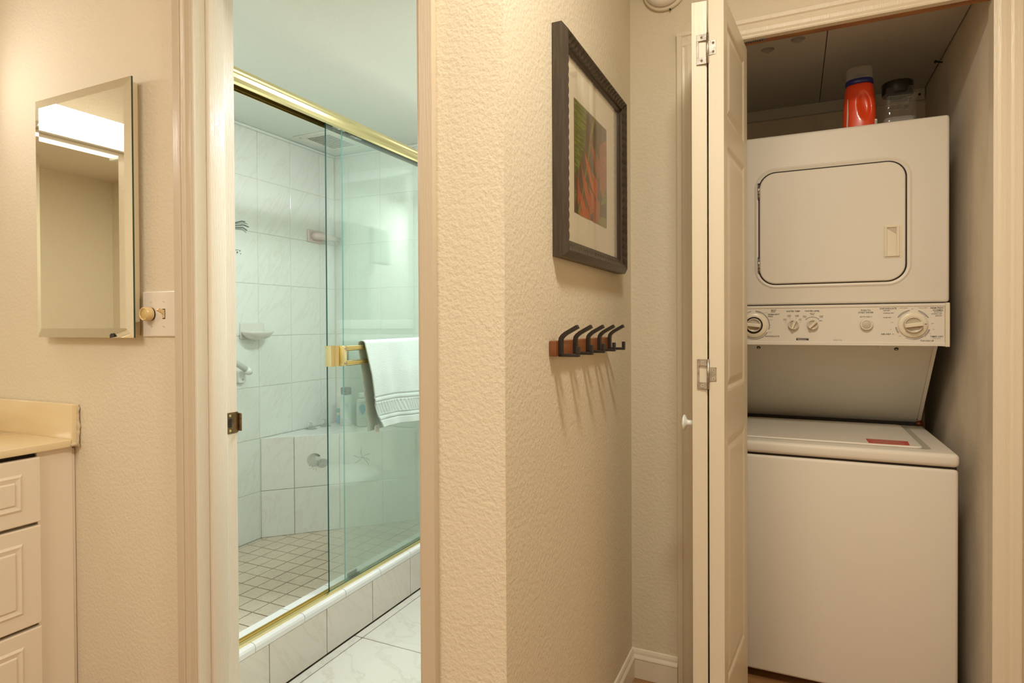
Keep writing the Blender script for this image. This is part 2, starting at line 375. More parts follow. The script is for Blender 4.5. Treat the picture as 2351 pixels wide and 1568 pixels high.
# ------------------------------------------------------------------ tiled shower walls
def tile_wall(name, base, o, U, V, N, us, vs, skip=None, hide=None):
    w = sbox(name, base, m=GROUT); cache = {}
    for i in range(len(us)-1):
        for j in range(len(vs)-1):
            a, b, c, d = us[i], us[i+1], vs[j], vs[j+1]
            if b-a < .012 or d-c < .012 or (skip and skip(a, b, c, d)): continue
            key = (round(b-a, 4), round(d-c, 4)); g = .0013
            if key not in cache:
                mb = MB(); mb.plate([(g, g), (b-a-g, g), (b-a-g, d-c-g), (g, d-c-g)], (0, 0, 0), U, V, N, .006, TILE, .0014)
                ob = mb.build('tile', w); cache[key] = ob.data
            else: ob = link('tile', cache[key], w)
            ob.location = Vector(o)+Vector(U)*a+Vector(V)*c
            ob.rotation_euler = (random.uniform(-.002, .002), random.uniform(-.002, .002), random.uniform(-.002, .002))
    return w
# rows measured from the ceiling down, columns from the corner
VS = [.105, .334, .592, .8435, 1.0915, 1.343, 1.591, 1.85, BZ-.006]
US = [1.117, 1.308, 1.521, 1.735, 1.949, 2.165, 2.376, 2.590, YS-.006]
tile_wall('wall_shower_side', ((XS-.1, YW+.111, 0), (XS-.0018, YS+.12, BZ)), (XS-.006, 0, 0), Y_, Z_, X_, US, VS)
tile_wall('wall_shower_end', ((XS-.006, YS+.0018, 0), (-1.555, YS+.12, BZ)), (0, YS+.006, 0), X_, Z_, -Y_, [XS, -2.259, -2.045, -1.831, -1.617, -1.555], VS)
cv = MB()
cv.box((XS, 1.117, BZ-.014), (XS+.012, YS, BZ), BCEIL, .004); cv.box((XS+.012, YS-.012, BZ-.014), (-1.555, YS, BZ), BCEIL, .004)
struct(cv.build('trim_1'))
# shower floor pan
pan = sbox('floor_shower', ((XS, YW+.115, 0), (-1.555, YS, .100)), m=GROUTD)
pc = {}
for i in range(-7, 5):
    for j in range(-9, 12):
        x0, x1 = -1.857+.0795*i, -1.857+.0795*(i+1); y0, y1 = 1.833+.081*j, 1.833+.081*(j+1)
        x0 = max(x0, XS+.004); x1 = min(x1, -1.579); y0 = max(y0, 1.12); y1 = min(y1, YS-.004)
        if x1-x0 < .008 or y1-y0 < .008: continue
        if (y0-2.165)-(x0-XS) > .03 and (y0-2.165)-(x1-XS) > .0: continue
        if (y0-2.165) > (x1-XS)-.01: continue
        kk = (round(x1-x0, 3), round(y1-y0, 3))
        if kk not in pc:
            mb = MB(); mb.plate([(.0022, .0022), (x1-x0-.0022, .0022), (x1-x0-.0022, y1-y0-.0022), (.0022, y1-y0-.0022)], (0, 0, 0), X_, Y_, Z_, .005, PAN, .0012)
            ob = mb.build('tile', pan); pc[kk] = ob.data
        else: ob = link('tile', pc[kk], pan)
        ob.location = (x0, y0, .100+random.uniform(0, .0006))
# corner bench (structure)
D = Vector((1, 1, 0)).normalized(); Nn = Vector((1, -1, 0)).normalized(); BO = Vector((XS, 2.165, 0)); BL = .770
bn = MB(); bn.plate([(XS+.001, 2.165+.010), (XS+.545, YS-.001), (XS+.001, YS-.001)], (0, 0, .1), X_, Y_, Z_, .484, GROUT)
bench = tag(bn.build('shower_bench'), 'triangular white-tiled corner bench filling the back corner of the shower', 'bench')
for c, d in ((.105, .334), (.334, .592)):
    js = [0.004, .157, .374, .588, BL-.01]
    for a, b in zip(js, js[1:]):
        mb = MB(); mb.plate([(a+.0014, c+.0014), (b-.0014, c+.0014), (b-.0014, d-.0014), (a+.0014, d-.0014)], BO-Nn*.007, D, Z_, Nn, .007, TILE, .0014)
        t_ = mb.build('tile', bench)
        if (c, a) == (.334, .157): shell_tile = t_
        if (c, a) == (.334, .374): star_tile = t_
def clip(poly, f):
    out = []
    for i in range(len(poly)):
        p, q = poly[i], poly[(i+1) % len(poly)]; a, b = f(p), f(q)
        if a >= 0: out.append(p)
        if (a >= 0) != (b >= 0): s_ = a/(a-b); out.append((p[0]+(q[0]-p[0])*s_, p[1]+(q[1]-p[1])*s_))
    return out
for i in range(3):
    for j in range(3):
        x0, y0 = XS+.002+.21*i, YS-.002-.21*(j+1)
        P = [(x0+.0014, y0+.0014), (x0+.2086, y0+.0014), (x0+.2086, y0+.2086), (x0+.0014, y0+.2086)]
        P = clip(P, lambda p: (p[1]-2.165)-(p[0]-XS)-.0005)
        if len(P) < 3: continue
        MB().plate(P, (0, 0, .584), X_, Y_, Z_, .008, TILE, .001).build('tile', bench)
# shell and starfish transfers printed on the bench tiles
def ribbon(b, pts, w, m, o, U, V, N, off=.0004):
    o = Vector(o)
    for (x0, y0), (x1, y1) in zip(pts, pts[1:]):
        dx, dy = x1-x0, y1-y0; l = math.hypot(dx, dy) or 1; nx, ny = -dy/l*w/2, dx/l*w/2
        b.poly([o+U*x+V*y+N*off for x, y in ((x0-nx, y0-ny), (x1-nx, y1-ny), (x1+nx, y1+ny), (x0+nx, y0+ny))], m)
INKS = mat('shell_ink', (.16, .19, .18), .5); INKP = mat('pink_ink', (.50, .33, .24), .5); INKT = mat('shell_wash', (.68, .71, .64), .2)
sp = MB()
def ell(cx, cy, rx, ry, a0, a1, rot=0, n=18):
    c, s_ = math.cos(R(rot)), math.sin(R(rot)); out = []
    for k in range(n+1):
        a = R(a0+(a1-a0)*k/n); x, y = rx*math.cos(a), ry*math.sin(a); out.append((cx+x*c-y*s_, cy+x*s_+y*c))
    return out
sp.poly([BO+D*x+Z_*y+Nn*.0005 for x, y in ell(.253, .466, .034, .031, 0, 360, -20)[:-1]], INKT)
for k in range(8):
    f = 1-k*.095; ribbon(sp, ell(.253+.016*(1-f), .466+.012*(1-f), .036*f, .034*f, 60, 330, -25), .0006+.0004*(k % 2), INKS, BO, D, Z_, Nn, .0009)
for k in range(6):
    f = 1-k*.16; ribbon(sp, ell(.291, .447, .027*f, .022*f, 0, 360, 10), .0008+.0006*(k % 2), INKS, BO, D, Z_, Nn, .0011)
for k in range(16):
    x = .222+random.random()*.04; y = .424+random.random()*.02-(x-.222)*.3
    ribbon(sp, [(x, y), (x+.003, y+.002)], .0022, INKP, BO, D, Z_, Nn)
so = sp.build('printed_shells', shell_tile); so['label'] = 'grey line drawing of two shells printed on the tile'
st = MB()
for a, l in ((95, .05), (20, .045), (165, .045), (215, .05), (305, .06), (330, .045)):
    c, s_ = math.cos(R(a)), math.sin(R(a)); cx, cy = .487, .462
    ribbon(st, [(cx, cy), (cx+c*l*.5-s_*.004, cy+s_*l*.5+c*.004), (cx+c*l, cy+s_*l)], .0022, INKS, BO, D, Z_, Nn)
    ribbon(st, [(cx+c*l*.3-s_*.009, cy+s_*l*.3+c*.009), (cx+c*l, cy+s_*l)], .0010, INKS, BO, D, Z_, Nn)
so = st.build('printed_starfish', star_tile); so['label'] = 'grey starfish printed on the tile'
sw = [o for o in COL.objects if o.name == 'wall_shower_side'][0]
cr = MB()
for k, (dz, l) in enumerate(((0, .06), (.012, .055), (-.016, .05), (-.026, .045), (.02, .04))):
    z0 = 1.607+dz*.6; pts = [(1.99, z0-.03), (2.03, z0), (2.05+l*.5, z0+.010+dz*.2), (2.05+l, z0+.004+dz*.5)]
    ribbon(cr, pts, .0022 if k % 2 else .005, INKS, (XS, 0, 0), Y_, Z_, X_, .0018)
for k in range(8):
    y = 2.03+random.random()*.035; z = 1.478+random.random()*.016; ribbon(cr, [(y, z), (y+.004, z+.002)], .004, INKS, (XS, 0, 0), Y_, Z_, X_, .0018)
cr.build('printed_coral', sw)
# curb
curb = struct(MB().box((-1.4755, YW+.112, 0), (-1.571, YS, .172), GROUT).build('trim_2'))
js = [1.117]+[1.377-.2533+.2533*k for k in range(1, 6)]+[YS]; js = [1.117, 1.3775, 1.632, 1.884, 2.137, 2.390, 2.643, YS]
for a, b in zip(js, js[1:]):
    MB().plate([(a+.0014, .003), (b-.0014, .003), (b-.0014, .159), (a+.0014, .159)], (-1.4755, 0, 0), Y_, Z_, X_, .007, TILEC, .0014).build('tile', curb)
js = [1.117]+[2.137-.2035*k for k in range(4, -1, -1)]+[2.3405, 2.544, YS]
prof = [(-1.4675, .1605), (-1.4670, .175), (-1.4700, .182), (-1.477, .186), (-1.568, .186), (-1.576, .182), (-1.5785, .174), (-1.5785, .106), (-1.5715, .106), (-1.5715, .1725), (-1.4760, .1725), (-1.4760, .1605)]
for a, b in zip(js, js[1:]):
    mb = MB(); mb.sweep([((0, a+.001, 0), X_, Z_), ((0, b-.001, 0), X_, Z_)], prof, CAP); mb.build('cap_tile', curb)
# ------------------------------------------------------------------ sliding shower enclosure
sd = empty('shower_door', (-1.52, 1.9, .186), 'sliding clear glass shower door with polished brass header and bottom track', 'shower door')
def xz(name, prof, y0, y1, m, smooth=False): 
    mb = MB(); mb.sweep([((0, y0, 0), X_, Z_), ((0, y1, 0), X_, Z_)], prof, m, smooth=smooth); return mb.build(name, sd)
Y0, Y1 = YW+.118, YS-.001
xz('header_rail', [(-1.492, 1.852), (-1.489, 1.858), (-1.491, 1.872), (-1.4905, 1.883), (-1.493, 1.889), (-1.491, 1.894), (-1.497, 1.906), (-1.506, 1.909), (-1.532, 1.909), (-1.532, 1.848), (-1.529, 1.848), (-1.529, 1.885), (-1.507, 1.885), (-1.507, 1.866), (-1.505, 1.866), (-1.505, 1.885), (-1.4955, 1.885), (-1.4955, 1.852)], Y0, Y1, GOLD)
xz('bottom_track', [(-1.4865, .1862), (-1.4865, .1900), (-1.4885, .1925), (-1.4960, .1945), (-1.4965, .1905), (-1.5045, .1905), (-1.5050, .1945), (-1.5070, .1945), (-1.5075, .1905), (-1.5155, .1905), (-1.5165, .1965), (-1.5190, .1965), (-1.5190, .1862)], Y0, Y1, GOLD2)
xz('wall_channel', [(-1.490, .197), (-1.490, 1.85), (-1.523, 1.85), (-1.523, .197)], YS-.028, YS-.002, GOLD2)
xz('wall_channel', [(-1.490, .197), (-1.490, 1.85), (-1.523, 1.85), (-1.523, .197)], Y0, Y0+.022, GOLD2)
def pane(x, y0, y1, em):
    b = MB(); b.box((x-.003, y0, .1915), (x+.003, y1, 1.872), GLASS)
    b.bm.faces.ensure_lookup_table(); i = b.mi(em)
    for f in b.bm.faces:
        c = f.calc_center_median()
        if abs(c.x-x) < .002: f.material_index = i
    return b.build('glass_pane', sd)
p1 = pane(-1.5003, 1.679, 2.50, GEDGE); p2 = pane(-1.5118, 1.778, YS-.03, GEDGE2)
# roller hangers
hb = MB(); hb.box((-1.5045, 1.72, 1.852), (-1.4965, 1.78, 1.868), STEEL, .001); hb.cyl((-1.5045, 1.75, 1.862), (-1.4965, 1.75, 1.862), .011, WPL); hb.build('roller_hanger', sd)
hb = MB(); hb.box((-1.5165, 1.83, 1.852), (-1.508, 1.89, 1.868), STEEL, .001); hb.cyl((-1.5165, 1.86, 1.862), (-1.508, 1.86, 1.862), .011, WPL); hb.build('roller_hanger', sd)
hb = MB(); hb.box((-1.5185, 1.795, .1965), (-1.5155, 1.85, .212), BLACKM, .001); hb.box((-1.5075, 1.795, .1945), (-1.5045, 1.85, .204), BLACKM, .001); hb.build('floor_guide', sd)
# handle / towel bar on the outer pane
hd_ = MB()
wv = [(-1.5070, 1.6750), (-1.4975, 1.6680), (-1.4855, 1.6660), (-1.4755, 1.6670), (-1.4750, 1.6700), (-1.4700, 1.6770), (-1.4730, 1.6820), (-1.4690, 1.6870), (-1.4730, 1.6920), (-1.4695, 1.6970), (-1.4725, 1.7020), (-1.4705, 1.7050), (-1.4705, 1.7140), (-1.4750, 1.7140), (-1.4755, 1.6840), (-1.4755, 1.6740), (-1.4935, 1.6730), (-1.4975, 1.6820), (-1.4975, 1.7140), (-1.5010, 1.7140)]
hd_.sweep([((0, 0, .995), X_, Y_), ((0, 0, 1.068), X_, Y_)], wv, GOLD, smooth=False)
hd_.box((-1.474, 1.706, .995), (-1.448, 1.722, 1.068), GOLD, .002)
br = hd_.build('handle_bracket', sd)
for z in (1.005, 1.058):
    MB().cyl((-1.449, 1.714, z), (-1.4455, 1.714, z), .0038, STEEL, n=12).build('screw', br)
for za, zb in ((1.049, 1.067), (.996, 1.014)):
    mb = MB(); mb.sweep([((0, 1.720, 0), X_, Z_), ((0, 2.47, 0), X_, Z_)], [(-1.448, za), (-1.445, za+.003), (-1.4485, za+.007), (-1.4445, (za+zb)/2), (-1.4475, zb-.006), (-1.445, zb-.003), (-1.448, zb), (-1.456, zb), (-1.459, zb-.004), (-1.459, za+.004), (-1.456, za)], GOLD2)
    mb.build('towel_rail', sd)
MB().box((-1.459, 1.860, 1.010), (-1.449, 1.878, 1.052), GOLD2, .002).build('rail_spacer', sd)
hb = MB(); hb.box((-1.4972, 2.44, .995), (-1.448, 2.47, 1.068), GOLD, .003); hb.build('handle_bracket', sd)
hb = MB(); hb.box((-1.530, 1.792, .998), (-1.5165, 1.818, 1.066), GOLD, .003); hb.build('inner_pull', sd)
# white-green towel over the rails
def towel():
    ny, nz = 110, 230; b = bmesh.new(); Yl, Yr = 1.811, 2.33; front = .33; back = .335
    L = front+.045+back; rows = []
    for j in range(nz+1):
        s_ = L*j/nz; row = []
        for i in range(ny+1):
            u = i/ny
            if s_ < front: d = front-s_; x = -1.4385; z = 1.072-d; side = 1
            elif s_ > front+.045: d = s_-front-.045; x = -1.4705; z = 1.072-d; side = -1
            else:
                a = (s_-front)/.045*math.pi; x = -1.4545+.016*math.cos(a); z = 1.072+.011*math.sin(a); d = 0; side = 0
            y = Yl+(Yr-Yl)*u
            hang = max(0, d); sw = min(1, hang/.12)
            # folds drift; the free left edge swings to the right as it hangs
            if side >= 0: y += hang*.19*(1-u)+hang*.05*u+max(0, hang-.27)*.5*(1-u)
            else: y += hang*.15*(1-u)
            fold = math.sin(u*13+.6+hang*3)*.006+math.sin(u*27+2+hang*2)*.0025
            x += sw*(fold+.002)*(1 if side >= 0 else .5)
            if side >= 0: x += sw*.004
            if side < 0: x = min(x, -1.462)
            if side > 0: x = max(x, -1.441)
            z += u*.004-(hang > 0)*0
            if side > 0: z += (1-u)*hang*.02+math.sin(u*5)*.004*sw-.02*u*sw*hang/.33
            # woven band
            if side > 0 and .205 < hang < .212: x -= .0028
            if side > 0 and .223 < hang < .229: x -= .0028
            if side > 0 and .279 < hang < .285: x -= .0028
            if side > 0 and .297 < hang < .302: x -= .0028
            if side > 0 and .232 < hang < .276: x += -.0018+.0028*math.sin((y*1.0+(z)*.55)*330)
            row.append(b.verts.new((x, y, z)))
        rows.append(row)
    for A, B in zip(rows, rows[1:]):
        for i in range(ny): f = b.faces.new((A[i], A[i+1], B[i+1], B[i])); f.smooth = True
    me = bpy.data.meshes.new('hand_towel'); b.to_mesh(me); b.free(); me.materials.append(TOWEL)
    o = link('hand_towel', me); so = o.modifiers.new('thick', 'SOLIDIFY'); so.thickness = .004; so.offset = 0
    return o
tw = tag(towel(), 'pale green terry hand towel hanging folded over the brass shower door rail', 'towel')
TAGM = mat('care_tag_cloth', (.70, .72, .66), .8)
tg = MB(); tg.plate([(-.012, 0), (.010, .002), (.017, -.030), (-.006, -.036), (-.016, -.008)], (-1.452, 1.895, .757), Y_, Z_, X_, .001, TAGM)
for k in range(4): ribbon(tg, [(-.008, -.008-k*.005), (.009, -.009-k*.005)], .0012, INKG, (-1.451, 1.895, .757), Y_, Z_, X_, .0006)
tg.build('care_tag', tw)
# ------------------------------------------------------------------ things in the shower
sdish = MB(); sdish.plate(rrect(2.052, 2.190, 1.078, 1.155, .006), (XS, 0, 0), Y_, Z_, X_, .009, CERAM, .004)
b2 = MB()
prof = [(0, -.010), (.030, -.007), (.050, .004), (.062, .020), (.066, .029), (.0645, .032), (.061, .031), (.050, .016), (.028, .004), (0, .001)]
sdish.lathe(prof, CERAM, 40, Matrix.Translation((XS+.045, 2.118, 1.082)) @ Matrix.Diagonal((.85, 1.15, 1, 1)), sq=2.4)
tag(sdish.build('soap_dish'), 'scalloped white ceramic soap dish fixed to the shower side wall', 'soap dish')
tb = MB(); tb.plate(rrect(2.494, 2.60, 1.588, 1.655, .005), (XS, 0, 0), Y_, Z_, X_, .010, CERAMP, .004)
tb.tube([(XS+.004, 2.53, 1.622), (XS+.03, 2.54, 1.622), (XS+.046, 2.56, 1.622), (XS+.05, 2.62, 1.620), (XS+.048, 2.69, 1.618)], [.022, .021, .019, .016, .013], CERAMP, 16)
tag(tb.build('ceramic_grip'), 'pinkish ceramic grab bar fixed in the far corner of the shower', 'grab bar')
gb = MB(); p0 = Vector((XS+.052, 1.80, 1.085)); p1_ = Vector((XS+.052, 2.045, .935))
gb.tube([p0, p1_], .0135, WPL, 16)
for p, n in ((p1_, 1), (p0, -1)):
    gb.tube([p-(p1_-p0)*.02*n, p+(p1_-p0)*.06*n, (XS+.03, p.y+.022*n, p.z-.012*n)], [.0155, .0165, .013], WPL, 16)
    gb.plate(rrect(p.y-.004*n-.014, p.y-.004*n+.024, p.z-.062, p.z-.004, .010), (XS, 0, 0), Y_, Z_, X_, .022, WPL, .004)
tag(gb.build('grab_bar'), 'slanting white plastic grab bar on the shower side wall', 'grab bar')
for p in (p1_,):
    MB().cyl((XS+.021, p.y+.004, p.z-.046), (XS+.0235, p.y+.004, p.z-.046), .004, STEEL, n=12).build('screw', COL.objects['grab_bar'])
# ceiling vent: frame + slats
vt = empty('ceiling_vent', (-2.175, 2.47, BZ), 'white slotted exhaust fan grille on the shower ceiling', 'vent')
a0, a1, b0, b1 = -2.296, -2.052, 2.330, 2.616; zt = BZ
fm = MB()
for (x0, x1, y0, y1) in ((a0, a1, b0, b0+.040), (a0, a1, b1-.035, b1), (a0, a0+.045, b0+.040, b1-.035), (a1-.045, a1, b0+.040, b1-.035)):
    fm.box((x0, y0, zt-.006), (x1, y1, zt), VENTM, .0015)
fm.build('frame', vt)
MB().box((a0+.04, b0+.035, zt-.002), (a1-.04, b1-.03, zt-.0005), DARK).build('duct_opening', vt)
for k in range(14):
    y = b0+.047+k*.0152
    mb = MB(); mb.plate([(y, zt-.0026), (y+.0016, zt-.0026), (y+.0030, zt-.0050), (y+.0014, zt-.0050)], (a0+.042, 0, 0), Y_, Z_, X_, a1-a0-.084, VENTM); mb.build('slat', vt)
for x, y in ((-2.262, 2.350), (-2.09, 2.597)):
    MB().cyl((x, y, zt-.0080), (x, y, zt-.005), .005, STEEL, n=12).build('screw', vt)
# toiletries on the bench
BZT = .592
def lm(x, y, z=BZT, rz=0): return Matrix.Translation((x, y, z)) @ Matrix.Rotation(rz, 4, 'Z')
e = empty('shampoo_bottle', (-2.228, 2.640, BZT), 'tall translucent bottle with dark ribbed cap at the back of the shower bench', 'bottle')
MB().lathe([(.030, .001), (.034, .006), (.034, .150), (.031, .166), (.020, .172)], mat('milky_bottle', (.62, .67, .60), .3), 28, lm(-2.228, 2.640), sy=.9).build('body', e)
MB().lathe([(.033, 0.005), (.0345, .008), (.0345, .040), (.033, .043)], mat('speckled_grey', (.36, .36, .33), .5, var=((.6, .6, .55), 140, (1, 1, 1), .4, .6)), 28, lm(-2.228, 2.640), sy=.9).build('lower_band', e)
MB().lathe([(.027, .172), (.028, .176), (.028, .205), (.026, .208)], mat('speckled_black', (.05, .05, .05), .5, var=((.25, .25, .25), 160, (1, 1, 1), .4, .6)), 28, lm(-2.228, 2.640)).build('cap', e)
fd = Vector((2.228, -2.64, 0)).normalized(); fr_ = Vector((0, 0, 1)).cross(-fd).normalized()*1
def facing(x, y): d = Vector((-x, -y, 0)).normalized(); return d, Vector((0, 0, 1)).cross(d).normalized()
N_, U_ = facing(-2.228, 2.640)
lt = MB(); c0 = Vector((-2.228, 2.640, BZT))+N_*.0345
lt.text('d/g', c0+Z_*.108-U_*.02, U_, Z_, .024, INKG); lt.text('clarifying', c0+Z_*.092-U_*.02, U_, Z_, .008, INKG); lt.text('shampoo', c0+Z_*.080-U_*.02, U_, Z_, .008, INKG)
lt.build('label_print', e)
e = empty('shampoo_bottle', (-2.128, 2.655, BZT), 'white bottle with a blue teardrop label on the shower bench', 'bottle')
MB().lathe([(.026, .001), (.029, .006), (.029, .125), (.027, .145), (.017, .156)], mat('white_bottle', (.80, .82, .77), .25), 28, lm(-2.128, 2.655, rz=.6), sx=1.15, sy=.75).build('body', e)
MB().lathe([(.022, .156), (.0225, .160), (.021, .180), (.016, .184)], WPL, 24, lm(-2.128, 2.655, rz=.6), sx=1.1, sy=.8).build('cap', e)
N_, U_ = facing(-2.128, 2.655); lt = MB(); c0 = Vector((-2.128, 2.655, BZT))+N_*.0295
lt.text('PANTENE', c0+Z_*.131-U_*.021, U_, Z_, .010, INKG)
lt.plate([(.019*math.cos(a)*(1 if math.sin(a) > 0 else 1+.55*math.sin(a)), .019*math.sin(a)*(1.0 if math.sin(a) > 0 else 1.9)) for a in [2*math.pi*k/24 for k in range(24)]], c0+Z_*.103-N_*.001, U_, Z_, N_, .0014, mat('blue_label', (.22, .42, .56), .4))
for k, (s_, q) in enumerate((('Smooth & Sleek', .046), ('SHAMPOO', .036), ('with pro-vitamins', .028))): lt.text(s_, c0+Z_*q-U_*.018, U_, Z_, .0062, INKG)
lt.build('label_print', e)
e = empty('travel_bottle', (-2.317, 2.682, BZT), 'tiny turquoise bottle with a white band in the bench corner', 'bottle')
TQ = mat('turquoise_plastic', (.02, .38, .52), .3)
MB().lathe([(.011, .001), (.0125, .003), (.0125, .040), (.010, .046)], TQ, 20, lm(-2.317, 2.682)).build('body', e)
MB().lathe([(.0085, .046), (.0088, .060)], mat('cream_band', (.72, .66, .45), .4), 20, lm(-2.317, 2.682)).build('neck', e)
MB().lathe([(.010, .060), (.0105, .062), (.0105, .080), (.009, .083)], mat('teal_cap', (.03, .35, .33), .3), 20, lm(-2.317, 2.682)).build('cap', e)
for i, (x, y, lb) in enumerate(((-2.325, 2.475, 'clear suction cup hook lying nearer the camera on the bench'), (-2.315, 2.575, 'clear suction cup hook lying farther back on the bench'))):
    mb = MB(); mb.lathe([(.030, 0.0005), (.029, .003), (.017, .010), (.008, .020), (.007, .030), (.004, .033)], PLCL, 24, lm(x, y)); 
    o = tag(mb.build('suction_hook'), lb, 'hook', 'suction cup hooks on the shower bench')
    MB().tube([(x, y, BZT+.030), (x-.01, y-.012, BZT+.036), (x-.005, y-.024, BZT+.020), (x+.006, y-.026, BZT+.010)] if i == 0 else [(x, y, BZT+.030), (x-.006, y-.02, BZT+.045), (x-.012, y-.03, BZT+.045)], .0014, CHROME, 6).build('wire_hook', o)
# ------------------------------------------------------------------ bathroom beyond: mirror, towels, toilet, lamp, open door (seen in the glass)
e = empty('wall_mirror', (-.90, YS-.002, 1.55), 'white framed mirror on the bathroom end wall, reflected in the shower glass', 'mirror')
fm = MB()
for (x0, x1, z0, z1) in ((-1.185, -.612, 1.935, 1.985), (-1.185, -.612, 1.12, 1.17), (-1.185, -1.145, 1.17, 1.935), (-.652, -.612, 1.17, 1.935)):
    fm.box((x0, YS-.024, z0), (x1, YS-.001, z1), mat('white_frame', (.84, .86, .82), .3), .004)
fm.build('frame', e)
MB().box((-1.146, YS-.012, 1.169), (-.651, YS-.002, 1.936), MIRR).build('mirror_glass', e)
e = empty('towel_bar', (-.66, 2.44, 1.72), 'chrome towel bar on the bathroom right wall holding towels', 'towel bar')
MB().cyl((-.668, 2.21, 1.72), (-.668, 2.69, 1.72), .008, CHROME).build('rail', e)
for y in (2.215, 2.685):
    mb = MB(); mb.cyl((XB-.004, y, 1.72), (-.668, y, 1.72), .009, CHROME); mb.cyl((XB-.004, y, 1.72), (-.612, y, 1.72), .024, CHROME); mb.build('bracket', e)
def drape(name, y0, y1, front, back, x0, zr, m, thick, amp):
    b = bmesh.new(); rows = []; n = 30
    sect = [(front*k/12, 1) for k in range(12, 0, -1)]+[(0, 1), (0, 0), (0, -1)]+[(back*k/10, -1) for k in range(1, 11)]
    for d, sd_ in sect:
        row = []
        for i in range(n+1):
            u = i/n; y = y0+(y1-y0)*u; x = x0-.019*sd_+ (math.sin(u*21)*amp*min(1, d/.1) if d else 0)*(1 if sd_ > 0 else .3)-.004*sd_
            z = zr-d+(.018 if sd_ == 0 else 0)
            row.append(b.verts.new((x, y, z)))
        rows.append(row)
    for A, B in zip(rows, rows[1:]):
        for i in range(n): f = b.faces.new((A[i], A[i+1], B[i+1], B[i])); f.smooth = True; f.material_index = 1 if (len(m) > 1 and i % 6 in (0, 1)) else 0
    me = bpy.data.meshes.new(name); b.to_mesh(me); b.free()
    for q in m: me.materials.append(q)
    o = link(name, me); s_ = o.modifiers.new('t', 'SOLIDIFY'); s_.thickness = thick; s_.offset = 0; return o
tag(drape('bath_towel', 2.44, 2.66, .60, .40, -.668, 1.715, [TOWELS, TOWELD], .006, .006), 'striped bath towel hanging beside the mirror, seen reflected in the shower glass', 'towel')
tag(drape('folded_towel', 2.25, 2.415, .20, .17, -.668, 1.715, [TOWEL], .012, .001), 'thick folded pale green towel on the bathroom towel bar', 'towel')
e = empty('toilet', (-1.0, 2.45, 0), 'white toilet at the bathroom end wall', 'toilet')
mb = MB(); mb.box((-1.20, YS-.21, .40), (-.80, YS-.012, .76), CERAM, .025, 3); mb.box((-1.21, YS-.22, .76), (-.79, YS-.008, .79), CERAM, .012, 3); mb.build('tank', e)
MB().lathe([(.12, 0), (.115, .04), (.10, .16), (.13, .27), (.17, .35), (.185, .40), (.17, .405), (.13, .37), (.05, .25), (0, .23)], CERAM, 36, Matrix.Translation((-1.0, 2.29, 0)), sy=1.25).build('bowl', e)
MB().lathe([(.188, .405), (.195, .412), (.193, .425), (.12, .432), (0, .433)], WPL, 36, Matrix.Translation((-1.0, 2.29, 0)), sy=1.22).build('lid', e)
e = empty('bathroom_lamp', (-.96, 1.95, BZ), 'square white flush lamp on the bathroom ceiling', 'lamp')
MB().box((-1.09, 1.805, BZ-.010), (-.83, 2.095, BZ-.0005), WPL, .004).build('base', e)
MB().box((-1.075, 1.82, BZ-.045), (-.845, 2.08, BZ-.010), LAMPB, .015, 3).build('diffuser', e)
dl = MB(); dl.box((-.652, YW+.125, .01), (-.617, YW+.125+.60, 2.02), DOORM, .003, 1)
leaf0 = struct(dl.build('door_1'))
for z0, z1 in ((.22, .95), (1.12, 1.85)): MB().plate(rrect(YW+.21, YW+.64, z0, z1, .002, 1), (-.652, 0, 0), Y_, Z_, -X_, .006, DOORM, .005).build('raised_panel', leaf0)
mb = MB(); mb.lathe([(.008, 0), (.008, .03), (.026, .04), (.030, .055), (.022, .068), (0, .072)], GOLD, 24, Matrix.Translation((-.652, YW+.665, .93)) @ Matrix.Rotation(R(-90), 4, 'Y')); mb.build('door_knob', leaf0)
# ------------------------------------------------------------------ doorway frame and casing
dj = MB()
dj.box((OL, YW-.003, 0), (-1.290, YW+.112, 2.035), JAMBM, .001, 1, False)
dj.box((-.66, YW-.003, 0), (OR, YW+.112, 2.035), JAMBM, .001, 1, False)
dj.box((OL, YW-.003, 2.035), (OR, YW+.112, OT), JAMBM)
d1 = struct(dj.build('door_2'))
MB().box((-1.290, YW+.028, 0), (-1.277, YW+.073, 2.035), JAMBM, .003, 2).build('door_stop', d1)
MB().box((-.673, YW+.028, 0), (-.66, YW+.073, 2.035), JAMBM, .003, 2).build('door_stop', d1)
MB().box((-1.277, YW+.028, 2.022), (-.673, YW+.073, 2.035), JAMBM, .003, 2).build('door_stop', d1)
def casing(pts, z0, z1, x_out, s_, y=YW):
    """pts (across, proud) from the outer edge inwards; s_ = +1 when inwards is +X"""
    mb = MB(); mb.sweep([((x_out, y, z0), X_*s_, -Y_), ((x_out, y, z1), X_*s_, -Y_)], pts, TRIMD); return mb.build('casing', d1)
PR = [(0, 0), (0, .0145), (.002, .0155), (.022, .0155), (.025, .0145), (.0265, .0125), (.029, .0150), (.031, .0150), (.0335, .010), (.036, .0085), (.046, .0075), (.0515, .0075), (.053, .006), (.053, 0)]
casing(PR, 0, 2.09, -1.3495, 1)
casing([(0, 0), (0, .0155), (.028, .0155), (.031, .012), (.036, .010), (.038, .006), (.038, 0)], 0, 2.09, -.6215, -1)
mb = MB(); mb.box((-1.296, YW-.015, 2.045), (-.660, YW, 2.09), TRIM, .003); mb.build('casing', d1)
